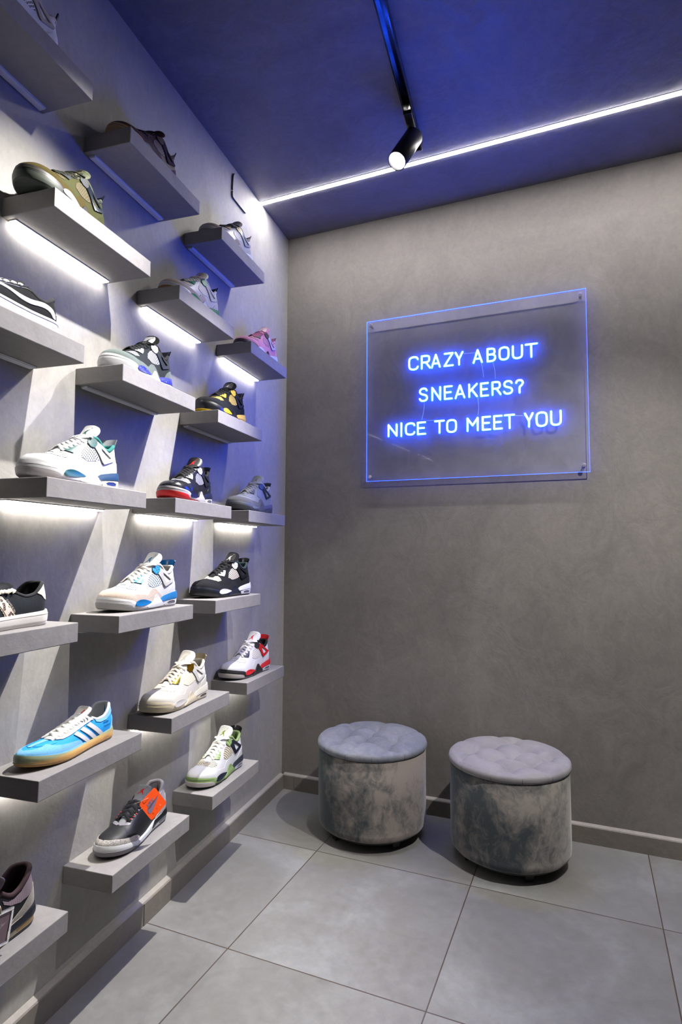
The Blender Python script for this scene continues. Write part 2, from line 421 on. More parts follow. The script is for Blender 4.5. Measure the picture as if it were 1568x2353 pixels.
DESC = {'A': 'white sneaker with a black heel wedge', 'B': 'brown and mauve sneaker', 'C': 'olive green sneaker',
 'D': 'pale grey and tan sneaker', 'E': 'off-white sneaker with green trim', 'F': 'black skate shoe with a white side stripe',
 'G': 'black and grey-green sneaker', 'H': 'pink sneaker', 'I': 'black and yellow sneaker', 'J': 'white sneaker with dark teal trim',
 'K': 'black sneaker with a red toe bumper', 'L': 'all-grey sneaker', 'M': 'black suede sneaker with leopard stripes', 'N': 'white and blue sneaker',
 'O': 'black sneaker with white trim', 'P': 'white sneaker with red and black trim', 'Q': 'cream sneaker with gold lace loops',
 'R': 'light blue sneaker on a gum sole', 'S': 'white sneaker with sage green trim', 'T': 'black sneaker carrying an orange tag',
 'U': 'black and mauve sneaker with a clear tag', 'V': ''}
def shelf_slab(k):
    bm = bmesh.new()
    nx, ny = 3, 26
    add_box(bm, 0.0, SD, -SL, 0.0, -ST, 0.0, 0.0018, 2)
    rn = random.Random(ord(k))
    es = [e for e in bm.edges if abs((e.verts[0].co - e.verts[1].co).y) > 0.2]
    bmesh.ops.subdivide_edges(bm, edges=es, cuts=22)
    for v in bm.verts:
        q = v.co * 26 + Vector((ord(k) * 3.1, 0, 0))
        a = 0.00045
        v.co += Vector((noise.noise(q), 0, noise.noise(q + Vector((9, 9, 9))))) * a * (1 if v.co.x > 0.02 else 0)
    return bm
for k, (s, z) in SHELF.items():
    lit = k in LIT
    lab = ('grey plaster wall shelf holding the ' + DESC[k]) if k != 'V' else 'grey wall shelf at the left photo edge, just one corner showing beside the olive sneaker'
    t = thing('wall_shelf', lab, 'shelf', LW(s, 0, z), A, 'floating plaster shelves on the left wall')
    o = bmobj('slab', shelf_slab(k), M_SHELF, t)
    ls = thing('light_strip', None, None) if False else None
    y0, y1 = -SL + 0.016, -0.016
    ch = box('light_channel', 0.0035, 0.0270, y0, y1, -ST - 0.0030, -ST + 0.0005, M_CHAN, t, 0.0008, 1)
    df = box('light_diffuser', 0.0055, 0.0250, y0 + 0.001, y1 - 0.001, -ST - 0.0062, -ST - 0.0020, M_ON if lit else M_OFF, ch, 0.001, 1)
    if lit: df['label'] = 'glowing white diffuser'

# thin black cable on the wall near the ceiling
vs, fs = sweep([catmull([LW(0.622, 0.004, 2.797), LW(0.632, 0.004, 2.785), LW(0.637, 0.004, 2.74), LW(0.637, 0.004, 2.70), LW(0.630, 0.004, 2.688), LW(0.60, 0.004, 2.687), LW(0.55, 0.004, 2.686), LW(0.513, 0.004, 2.686)], 6)], 0.0036, n=10)
o = mobj('wall_cable', vs, fs, M_BLACK)
props(o, 'short black bent cable on the left wall just below the ceiling', 'cable')

# ================================================================== NEON SIGN
GL = {
 'C': [[(1, .80), (.86, .95), (.5, 1), (.14, .93), (0, .72), (0, .28), (.14, .07), (.5, 0), (.86, .05), (1, .20)]],
 'R': [[(0, 0), (0, 1)], [(0, 1), (.55, 1), (.85, .93), (.92, .74), (.85, .55), (.55, .48), (0, .48)], [(.50, .47), (1, 0)]],
 'A': [[(0, 0), (.5, 1)], [(.5, 1), (1, 0)], [(.17, .30), (.83, .30)]],
 'Z': [[(.04, 1), (1, 1)], [(1, 1), (0, 0)], [(0, 0), (1, 0)]],
 'Y': [[(0, 1), (.5, .44)], [(1, 1), (.5, .44)], [(.5, .44), (.5, 0)]],
 'B': [[(0, 0), (0, 1)], [(0, 1), (.55, 1), (.86, .93), (.92, .77), (.86, .60), (.55, .54), (0, .54)], [(.55, .54), (.88, .46), (1, .27), (.88, .07), (.55, 0), (0, 0)]],
 'O': [[(.5, 1), (.86, .93), (1, .72), (1, .28), (.86, .07), (.5, 0), (.14, .07), (0, .28), (0, .72), (.14, .93), (.5, 1)]],
 'U': [[(0, 1), (0, .28), (.14, .07), (.5, 0), (.86, .07), (1, .28), (1, 1)]],
 'T': [[(0, 1), (1, 1)], [(.5, .98), (.5, 0)]],
 'S': [[(.96, .82), (.8, .96), (.5, 1), (.18, .95), (.03, .78), (.14, .60), (.5, .51), (.86, .42), (1, .22), (.84, .05), (.5, 0), (.16, .04), (0, .18)]],
 'N': [[(0, 0), (0, 1)], [(0, 1), (1, 0)], [(1, 0), (1, 1)]],
 'E': [[(0, 0), (0, 1)], [(0, 1), (1, 1)], [(0, .52), (.85, .52)], [(0, 0), (1, 0)]],
 'K': [[(0, 0), (0, 1)], [(1, 1), (.04, .42)], [(.33, .58), (1, 0)]],
 'I': [[(.5, 0), (.5, 1)]],
 'M': [[(0, 0), (0, 1)], [(0, 1), (.5, .42)], [(.5, .42), (1, 1)], [(1, 1), (1, 0)]],
 '?': [[(0, .80), (.14, .95), (.5, 1), (.86, .94), (1, .77), (.86, .60), (.58, .48), (.5, .34), (.5, 0)]]}
ROWS = [[('C', 0.6723, 0.7209, 2.098, 2.031), ('R', 0.733, 0.7793, 2.097, 2.031), ('A', 0.7813, 0.8265, 2.096, 2.03), ('Z', 0.8406, 0.887, 2.095, 2.03), ('Y', 0.8924, 0.9321, 2.094, 2.029), ('A', 0.9743, 1.019, 2.093, 2.029), ('B', 1.0368, 1.0777, 2.092, 2.028), ('O', 1.0901, 1.1354, 2.091, 2.028), ('U', 1.1476, 1.1935, 2.09, 2.027), ('T', 1.202, 1.2561, 2.09, 2.026)],
 [('S', 0.7228, 0.7651, 1.942, 1.876), ('N', 0.7825, 0.8271, 1.941, 1.875), ('E', 0.8411, 0.8812, 1.94, 1.875), ('A', 0.8912, 0.939, 1.939, 1.874), ('K', 0.9534, 0.9951, 1.938, 1.874), ('E', 1.0063, 1.0445, 1.937, 1.873), ('R', 1.0569, 1.0989, 1.937, 1.873), ('S', 1.1076, 1.1489, 1.936, 1.872), ('?', 1.1596, 1.1947, 1.935, 1.872)],
 [('N', 0.5688, 0.6168, 1.782, 1.721), ('I', 0.6332, 0.639, 1.782, 1.721), ('C', 0.6553, 0.7038, 1.782, 1.721), ('E', 0.7127, 0.7556, 1.782, 1.72), ('T', 0.795, 0.844, 1.782, 1.72), ('O', 0.8517, 0.8991, 1.782, 1.719), ('M', 0.9445, 0.9973, 1.782, 1.718), ('E', 1.012, 1.0522, 1.783, 1.718), ('E', 1.0624, 1.1027, 1.783, 1.718), ('T', 1.1092, 1.1559, 1.783, 1.717), ('Y', 1.1945, 1.2339, 1.783, 1.717), ('O', 1.2429, 1.2905, 1.783, 1.716), ('U', 1.3021, 1.3475, 1.783, 1.716)]]
M_NEON = emis('neon_tube', (0.0068, 0.07, 1.0), NEON)
M_EDGE = emis('lit_acrylic_edge', (0.004, 0.04, 1.0), 9.0, (0.2, 0.3, 0.9))
def acrylic():
    m, nt, bs = nm('acrylic')
    out = nt.nodes['Material Output']; nt.nodes.remove(bs)
    tr = N(nt, 'ShaderNodeBsdfTransparent'); gl = N(nt, 'ShaderNodeBsdfGlossy'); df = N(nt, 'ShaderNodeBsdfDiffuse')
    tr.inputs[0].default_value = (0.93, 0.93, 0.95, 1); gl.inputs['Roughness'].default_value = 0.03
    df.inputs[0].default_value = (0.8, 0.85, 1, 1)
    lw = N(nt, 'ShaderNodeLayerWeight'); lw.inputs['Blend'].default_value = 0.12
    co = coords(nt, 'Object'); f = noise_n(nt, co, 9, 5, 0.6, 1.5)
    haze = ramp(nt, f, [(0.4, (0.04,) * 3), (0.75, (0.07,) * 3)])
    a = N(nt, 'ShaderNodeMixShader'); nt.links.new(haze, a.inputs[0]); nt.links.new(tr.outputs[0], a.inputs[1]); nt.links.new(df.outputs[0], a.inputs[2])
    b = N(nt, 'ShaderNodeMixShader'); nt.links.new(mathn(nt, 'MULTIPLY', lw.outputs['Fresnel'], 0.6), b.inputs[0]); nt.links.new(a.outputs[0], b.inputs[1]); nt.links.new(gl.outputs[0], b.inputs[2])
    nt.links.new(b.outputs[0], out.inputs[0]); return m
M_ACR = acrylic()
SX0, SX1, SZ0, SZ1 = 0.459, 1.455, 1.512, 2.302
M_BACKING = simple('tube_backing', (0.5, 0.55, 0.7), 0.5, nscale=40)
def neon_sign():
    t = thing('neon_sign', 'clear acrylic wall panel with blue neon words CRAZY ABOUT SNEAKERS? NICE TO MEET YOU', 'neon sign', (0.957, -0.03, 1.907))
    o_ = Vector((0.957, -0.03, 1.907))
    def pb(name, x0, x1, y0, y1, z0, z1, mat, par=t, bev=0): return box(name, x0 - o_.x, x1 - o_.x, y0 - o_.y, y1 - o_.y, z0 - o_.z, z1 - o_.z, mat, par, bev)
    pn = pb('acrylic_panel', SX0 + .001, SX1 - .001, -0.031, -0.026, SZ0 + .001, SZ1 - .001, M_ACR)
    for (x0, x1, z0, z1) in ((SX0, SX1, SZ1 - .001, SZ1), (SX0, SX1, SZ0, SZ0 + .001), (SX0, SX0 + .001, SZ0 + .001, SZ1 - .001), (SX1 - .001, SX1, SZ0 + .001, SZ1 - .001)):
        e = pb('lit_edge', x0, x1, -0.031, -0.026, z0, z1, M_EDGE, pn)
    for x, z in ((0.478, 2.283), (1.432, 2.276), (1.432, 1.541), (0.478, 1.533)):
        m = Matrix.Translation(Vector((x, 0, z)) - Vector((o_.x, o_.y, o_.z))) @ Matrix.Rotation(math.radians(90), 4, 'X')
        lathe('standoff_screw', [(0.0, 0.0005), (0.0055, 0.0005), (0.0055, 0.0258), (0.0085, 0.0315), (0.0085, 0.0345), (0.0075, 0.0355), (0.0, 0.0358)], M_ALU, t, 24, m, False)
    for row in ROWS:
        for ch, x0, x1, zt, zb in row:
            r = 0.0037; paths = []
            for st in GL[ch]:
                if ch == 'I': P = [Vector(((x0 + x1) / 2, 0, zb + v * (zt - zb))) for u, v in st]
                else: P = [Vector((x0 + r + u * (x1 - x0 - 2 * r), 0, zb + r + v * (zt - zb - 2 * r))) for u, v in st]
                P = [p + Vector((0, -0.0352, 0)) - o_ for p in P]
                if len(P) > 2: P = catmull(P, 5)
                paths.append(P)
            vs, fs = sweep(paths, r, r, Vector((0, 1, 0)), 10)
            bm = bmesh.new()
            # rounded ends
            for P in paths:
                for e in (P[0], P[-1]): bmesh.ops.create_icosphere(bm, subdivisions=2, radius=r, matrix=Matrix.Translation(e))
            off = len(vs); vs += [v.co.copy() for v in bm.verts]; fs += [tuple(off + v.index for v in f.verts) for f in bm.faces] if not bm.verts.ensure_lookup_table() else []
            bm.free()
            lt = mobj('letter', vs, fs, M_NEON, t)
            vs, fs = sweep([[p + Vector((0, 0.0022, 0)) for p in P] for P in paths], 0.0050, 0.0014, Vector((0, 1, 0)), 8)
            mobj('letter_backing', vs, fs, M_BACKING, lt)
    wm = simple('clear_wire', (0.55, 0.6, 0.75), 0.25, nscale=50)
    for a, b, c, d in WIRES:
        P = [Vector((a, -0.0325, b)) - o_, Vector(((a + c) / 2 + 0.003, -0.0325, (b + d) / 2)) - o_, Vector((c, -0.0325, d)) - o_]
        vs, fs = sweep([catmull(P, 5)], 0.0009, n=6); mobj('wire', vs, fs, wm, t)
WIRES = [(0.935, 2.082, 0.986, 2.079), (1.006, 2.052, 1.022, 1.962), (1.063, 2.03, 1.074, 1.948), (0.748, 1.875, 0.735, 1.79), (0.995, 1.87, 0.996, 1.79), (0.758, 1.786, 0.796, 1.784), (1.155, 1.775, 1.2, 1.77)]
neon_sign()

# ================================================================== STOOLS
def velvet(name, ca, cb, seed, lid=False):
    m, nt, bs = nm(name)
    co = coords(nt, 'Object'); mp = N(nt, 'ShaderNodeMapping'); nt.links.new(co, mp.inputs[0]); mp.inputs['Location'].default_value = (seed * 3.7, seed * 1.3, seed)
    mp.inputs['Scale'].default_value = (1, 1, 0.75)
    f1 = noise_n(nt, mp.outputs[0], 6.0, 6, 0.65, 0.5); f2 = noise_n(nt, mp.outputs[0], 24.0, 5, 0.7, 0.9); f3 = noise_n(nt, mp.outputs[0], 500, 2)
    f = mathn(nt, 'ADD', mathn(nt, 'MULTIPLY', f1, 0.62), mathn(nt, 'MULTIPLY', f2, 0.38))
    if lid: c = ramp(nt, f, [(0.42, ca), (0.60, cb)])
    else:
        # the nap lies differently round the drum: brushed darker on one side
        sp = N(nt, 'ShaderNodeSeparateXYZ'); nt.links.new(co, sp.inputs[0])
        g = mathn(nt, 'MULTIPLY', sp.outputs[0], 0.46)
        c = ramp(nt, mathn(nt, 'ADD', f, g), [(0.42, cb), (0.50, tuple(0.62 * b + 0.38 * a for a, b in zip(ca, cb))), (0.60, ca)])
    nt.links.new(c, bs.inputs['Base Color']); bs.inputs['Roughness'].default_value = 0.85
    bs.inputs['Sheen Weight'].default_value = 0.12 if lid else 0.35; bs.inputs['Sheen Roughness'].default_value = 0.4; bs.inputs['Specular IOR Level'].default_value = 0.2
    h = mathn(nt, 'ADD', mathn(nt, 'MULTIPLY', f2, 0.6), mathn(nt, 'MULTIPLY', f3, 0.25)); bump(nt, bs, h, 0.25, 0.003)
    return m
def stool(x, y, R, z0, z1, ztop, label, ca, cb, cl1, cl2, seed, buttons, creases, rot):
    t = thing('tufted_stool', label, 'stool', (x, y, 0), 0, 'velvet stools by the back wall')
    mv = velvet('velvet_drum', ca, cb, seed); ml = velvet('velvet_lid', cl1, cl2, seed + 5, True)
    # drum
    n = 96
    prof = [(R * 0.93, z0 - 0.001), (R * 0.972, z0 + 0.002), (R * 0.992, z0 + 0.010), (R, z0 + 0.022), (R * 1.0015, z0 + 0.026), (R * 1.0, z0 + 0.029), (R * 1.002, z0 + 0.05), (R * 1.004, (z0 + z1) / 2), (R * 1.0, z1 - 0.004), (R * 0.985, z1)]
    vs, fs = [], []
    for r, z in prof:
        for i in range(n):
            a = 2 * math.pi * i / n
            k = 1 + 0.006 * noise.noise(Vector((math.cos(a) * 2.2, math.sin(a) * 2.2, z * 7 + seed))) + 0.0045 * math.cos(a * 12 + seed) * (1 if z < z0 + 0.02 else 0.15)
            vs.append(Vector((r * k * math.cos(a), r * k * math.sin(a), z)))
    for k in range(len(prof) - 1):
        for i in range(n): j = (i + 1) % n; fs.append((k * n + i, k * n + j, (k + 1) * n + j, (k + 1) * n + i))
    fs.append(tuple(range(n))[::-1]); fs.append(tuple(range((len(prof) - 1) * n, len(prof) * n)))
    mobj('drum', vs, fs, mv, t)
    lathe('base_plate', [(R * 0.90, z0 - 0.012), (R * 0.90, z0 - 0.001)], M_BLACK, t, 48)
    for k in range(4):
        a = rot + k * math.pi / 2; ca_, sa_ = math.cos(a), math.sin(a); rr = R * 0.74
        bm = bmesh.new(); add_box(bm, -0.020, 0.020, -0.020, 0.020, 0, z0 - 0.011, 0.001, 1)
        for v in bm.verts:
            f = 0.72 + 0.28 * v.co.z / z0; v.co.x *= f; v.co.y *= f
        bmesh.ops.rotate(bm, verts=bm.verts, matrix=Matrix.Rotation(a, 3, 'Z'), cent=(0, 0, 0)); bmesh.ops.translate(bm, verts=bm.verts, vec=(rr * ca_, rr * sa_, 0))
        bmobj('foot', bm, M_BLACK, t)
    # lid: tufted cushion
    zs = z1; th = ztop - z1
    def dist_seg(p, a, b):
        ab = b - a; u = max(0, min(1, (p - a).dot(ab) / max(1e-9, ab.dot(ab)))); return (p - a - ab * u).length
    B = [Vector((bx, by)) for bx, by in buttons]
    CR = [(B[i] if isinstance(i, int) else Vector(i), B[j] if isinstance(j, int) else Vector(j)) for i, j in creases]
    def top(px, py):
        p = Vector((px, py)); r = p.length / R
        e = max(0.0, 1 - r ** 4.0) ** 0.5 if r < 1 else 0
        h = zs + 0.026 + (th - 0.026) * e
        w = min(1.0, max(0.0, (1.02 - r) / 0.10))
        dcr = min([dist_seg(p, a, b) for a, b in CR] + [1])
        h -= 0.0150 * math.exp(-(dcr / 0.014)) * w
        db = min([(p - b).length for b in B])
        h -= 0.018 * math.exp(-(db / 0.028) ** 1.5) * w
        return h
    nr, na = 46, 120; vs, fs = [Vector((0, 0, top(0, 0)))], []
    for k in range(1, nr + 1):
        rr = R * (k / nr) * 1.0
        for i in range(na):
            a = 2 * math.pi * i / na
            x_, y_ = rr * math.cos(a), rr * math.sin(a); z_ = top(x_ * 0.999, y_ * 0.999)
            q = 1 + 0.004 * noise.noise(Vector((x_ * 8, y_ * 8, seed)))
            vs.append(Vector((x_ * q, y_ * q, z_)))
    for i in range(na): fs.append((0, 1 + i, 1 + (i + 1) % na))
    for k in range(nr - 1):
        for i in range(na): j = (i + 1) % na; fs.append((1 + k * na + i, 1 + (k + 1) * na + i, 1 + (k + 1) * na + j, 1 + k * na + j))
    last = 1 + (nr - 1) * na
    for m_, (fr, fz) in enumerate(((1.014, 0.024), (1.024, 0.017), (1.022, 0.010), (1.012, 0.004), (0.992, 0.0006), (0.95, 0.0004))):
        for i in range(na):
            a = 2 * math.pi * i / na
            wr = 1 + 0.004 * noise.noise(Vector((math.cos(a) * 6, math.sin(a) * 6, seed + fz * 100)))
            zz = zs + fz if m_ else vs[last + i].z - 0.002
            vs.append(Vector((R * fr * wr * math.cos(a), R * fr * wr * math.sin(a), zz if m_ else min(zz, vs[last + i].z))))
        b = last + na
        for i in range(na): j = (i + 1) % na; fs.append((last + i, b + i, b + j, last + j))
        last = b
    fs.append(tuple(last + i for i in range(na))[::-1])
    lo = mobj('lid', vs, fs, ml, t)
    for b in B:
        zz = top(b.x, b.y) + 0.001
        lathe('button', [(0.0120, -0.002), (0.0130, 0.002), (0.0115, 0.0055), (0.0065, 0.0078), (0.0, 0.0083)], ml, lo, 20, Matrix.Translation((b.x, b.y, zz)))
    # thread seams over the edge, and dark lines painting crease shade between buttons
    th_ = simple('seam_crease_dark', tuple(c * 0.25 for c in cl1), 0.9, nscale=300)
    for i, j in creases:
        if isinstance(i, int) and isinstance(j, int):
            p, q = B[i], B[j]; P = [p + (q - p) * (0.08 + 0.84 * k / 12) for k in range(13)]
            vs, fs = sweep([[Vector((w.x, w.y, top(w.x, w.y) + 0.0003)) for w in P]], 0.0011, n=5); mobj('seam_crease_shade', vs, fs, th_, lo)
        elif isinstance(i, int):
            p, q = B[i], Vector(j); P = []
            for k in range(14):
                u = k / 13; w = p + (q - p) * u
                r = w.length / R
                if r <= 0.985: P.append(Vector((w.x, w.y, top(w.x, w.y) + 0.0006)))
            d = Vector(j).normalized()
            P += [Vector((d.x * R * f, d.y * R * f, zs + g)) for f, g in ((1.0152, 0.022), (1.0255, 0.016), (1.0235, 0.010), (1.012, 0.003))]
            vs, fs = sweep([P], 0.0008, n=5); mobj('seam_crease_shade', vs, fs, th_, lo)
B1 = [(-.103, .068), (-.005, .090), (.104, .080), (-.100, -.045), (-.004, -.005), (.112, -.024), (-.009, -.082), (-.095, -.136), (.112, -.122)]
CR1 = [(0, 1), (1, 2), (0, 3), (1, 4), (2, 5), (3, 4), (4, 5), (3, 7), (4, 6), (5, 8), (6, 7), (6, 8),
       (7, (-.16, -.21)), (6, (-.035, -.26)), (8, (.085, -.245)), (8, (.215, -.16)), (0, (-.19, .18)), (1, (-.01, .26)), (2, (.19, .18)), (5, (.26, -.02)), (3, (-.26, -.05)), (0, (-.25, .07))]
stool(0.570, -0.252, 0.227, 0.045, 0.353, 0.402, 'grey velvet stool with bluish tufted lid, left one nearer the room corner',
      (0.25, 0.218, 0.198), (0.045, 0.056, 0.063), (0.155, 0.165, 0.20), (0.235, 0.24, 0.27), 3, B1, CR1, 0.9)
B2 = [(-.006, .130), (-.069, .039), (-.139, -.044), (.075, .052), (-.058, -.108), (.017, -.060), (.150, -.014), (.027, -.165), (.096, -.111)]
CR2 = [(0, 3), (3, 6), (1, 5), (5, 8), (2, 4), (4, 7), (0, 1), (1, 2), (3, 5), (5, 4), (6, 8), (8, 7),
       (2, (-.25, -.06)), (2, (-.17, -.20)), (7, (-.04, -.26)), (7, (.085, -.25)), (8, (.2, -.18)), (6, (.26, -.05)), (6, (.22, .14)), (0, (.06, .26)), (0, (-.1, .25)), (1, (-.24, .12))]
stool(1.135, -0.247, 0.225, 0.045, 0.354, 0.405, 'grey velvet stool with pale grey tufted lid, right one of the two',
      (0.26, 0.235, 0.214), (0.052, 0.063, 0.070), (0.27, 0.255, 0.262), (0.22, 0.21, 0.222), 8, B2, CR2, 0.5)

# ================================================================== SHOES
def lerp_tab(tab, x):
    """smooth interpolation through a table of (x, value)"""
    if x <= tab[0][0]: return tab[0][1]
    if x >= tab[-1][0]: return tab[-1][1]
    for i in range(len(tab) - 1):
        if x <= tab[i + 1][0]:
            x0, y0 = tab[i]; x1, y1 = tab[i + 1]; h = x1 - x0; t = (x - x0) / h
            d = (y1 - y0) / h
            dl = (y0 - tab[i - 1][1]) / (x0 - tab[i - 1][0]) if i > 0 else d
            dr = (tab[i + 2][1] - y1) / (tab[i + 2][0] - x1) if i + 2 < len(tab) else d
            m0 = 0 if dl * d <= 0 else 2 * dl * d / (dl + d) if i > 0 else d
            m1 = 0 if dr * d <= 0 else 2 * dr * d / (dr + d) if i + 2 < len(tab) else d
            t2, t3 = t * t, t * t * t
            return (2 * t3 - 3 * t2 + 1) * y0 + (t3 - 2 * t2 + t) * h * m0 + (-2 * t3 + 3 * t2) * y1 + (t3 - t2) * h * m1
def pip(x, y, poly):
    c = False; j = len(poly) - 1
    for i in range(len(poly)):
        xi, yi = poly[i]; xj, yj = poly[j]
        if (yi > y) != (yj > y) and x < (xj - xi) * (y - yi) / (yj - yi) + xi: c = not c
        j = i
    return c
def densify(poly, step):
    out = []
    for i in range(len(poly)):
        a, b = Vector(poly[i]), Vector(poly[(i + 1) % len(poly)])
        n = max(1, int(math.ceil((b - a).length / step)))
        for k in range(n): out.append(tuple(a + (b - a) * (k / n)))
    return out
def smooth_poly(poly, n=3):
    P = catmull([(a, b, 0) for a, b in poly], n, True); return [(p.x, p.y) for p in P]

class Last:
    """everything in metres; x from heel (0) to toe (L), y across (+ is the side seen), z up"""
    def __init__(s, L, W, H, MZ, TWF, BL, rh=0.036, xt=0.200, pt=2.7, spring=0.010, lean=0.008, bend=0.010, tip=None, sole_e=0.003):
        s.L, s.W, s.H, s.MZ, s.TWF, s.BL = L, W, H, MZ, TWF, BL
        s.rh, s.xt, s.pt, s.spring, s.lean, s.bend, s.sole_e = rh, xt, pt, spring, lean, bend, sole_e
    def w(s, x):
        w = lerp_tab(s.W, x)
        if x < s.rh: w *= math.sqrt(max(0, 1 - ((s.rh - x) / s.rh) ** 2.2))
        if x > s.xt: w *= max(0, 1 - ((x - s.xt) / (s.L - s.xt)) ** s.pt) ** 0.5
        return w
    def z0(s, x): return lerp_tab(s.MZ, x) - 0.0015
    def h(s, x):
        h = lerp_tab(s.H, x); z0 = s.z0(x)
        xt = s.L - 0.035
        if x > xt: h = z0 + (h - z0) * max(0.02, 1 - ((x - xt) / (s.L - xt)) ** 2.6) ** 0.5
        return max(h, z0 + 0.0008)
    def warp(s, x, y, z):
        k = max(0, min(1, (z - 0.045) / 0.045)) ** 1.3 * max(0, 1 - x / 0.08)
        x2 = x + s.lean * k
        sp = s.spring * max(0, (x - 0.62 * s.L) / (0.38 * s.L)) ** 2
        b = -s.bend * max(0, (x - 0.4 * s.L) / (0.6 * s.L)) ** 2
        return Vector((x2, y + b, z + sp))
    def xt_of(s, t): return s.L * 0.5 * (1 - math.cos(math.pi * max(0, min(1, t))))
    def t_of(s, x): return math.acos(max(-1, min(1, 1 - 2 * x / s.L))) / math.pi
    def raw(s, t, v, side):
        x = s.xt_of(t); w = s.w(x); tw = lerp_tab(s.TWF, x) * w; b = lerp_tab(s.BL, x)
        v = max(0, min(1, v)); u = math.sin(v * math.pi / 2)
        z0, h = s.z0(x), s.h(x)
        dome = math.cos(v * math.pi / 2) ** (2 / 2.3) if v < 1 else 0.0
        lin = 1 - u ** 1.8
        # a slight belly low on the side
        y = tw + (w - tw) * ((1 - b) * lin + b * dome)
        y += 0.0018 * math.sin(u * math.pi) * (1 - b)
        if b > 0.5: z = z0 + (h - z0) * u
        else: z = z0 + (h - z0) * u
        return s.warp(x, side * y, z)
    def upper(s, t, v, side, off=0.0):
        p = s.raw(t, v, side)
        if off == 0: return p
        e = 0.01
        a = s.raw(max(0.002, t - e), v, side); b = s.raw(min(0.998, t + e), v, side)
        c = s.raw(t, max(0, v - e), side); d = s.raw(t, min(1, v + e), side)
        tv, vv = b - a, d - c
        n = tv.cross(vv)
        if n.length < 1e-12: n = Vector((1 if t > .5 else -1, 0, 0.3))
        n.normalize()
        ref = Vector((0, side, 0.35)) if 0.06 < t < 0.94 else Vector((1 if t > .5 else -1, side * 0.2, 0.2))
        if n.dot(ref) < 0: n = -n
        if t < 0.05 or t > 0.95:
            k = min(t, 1 - t) / 0.05; q = Vector((1 if t > .5 else -1, 0, max(0, n.z))).normalized()
            n = (n * k + q * (1 - k)).normalized()
        return p + n * off
    def up_dom(s, x, z):
        z0, h = s.z0(x), s.h(x); u = max(0, min(1, (z - z0) / (h - z0))); return (s.t_of(x), math.asin(u) * 2 / math.pi)
    def sole(s, t, z, side, off=0.0):
        """side wall of the midsole at height z; t as above"""
        t = max(0, min(1, t)); x = s.xt_of(t); w = s.w(x)
        e = 0.006
        xa, xb = s.xt_of(max(0, t - e)), s.xt_of(min(1, t + e)); ya, yb = s.w(xa), s.w(xb)
        tx, ty = xb - xa, yb - ya; l = math.hypot(tx, ty) or 1; nx, ny = -ty / l, tx / l
        if t < 1e-4: nx, ny = -1, 0
        if t > 1 - 1e-4: nx, ny = 1, 0
        mz = max(0.012, lerp_tab(s.MZ, x))
        f = max(0, min(1.15, z / mz))
        ex = s.sole_e + 0.0022 * math.sin(min(1, f) * math.pi * 0.8) - 0.0015 * (1 - min(1, f * 4)) - 0.0012 * max(0, f - 0.75) * 4 + off
        p = s.warp(x, 0, z); q = s.warp(x, w, z)
        return Vector((q.x + nx * ex, p.y + side * (w + ny * ex), q.z))

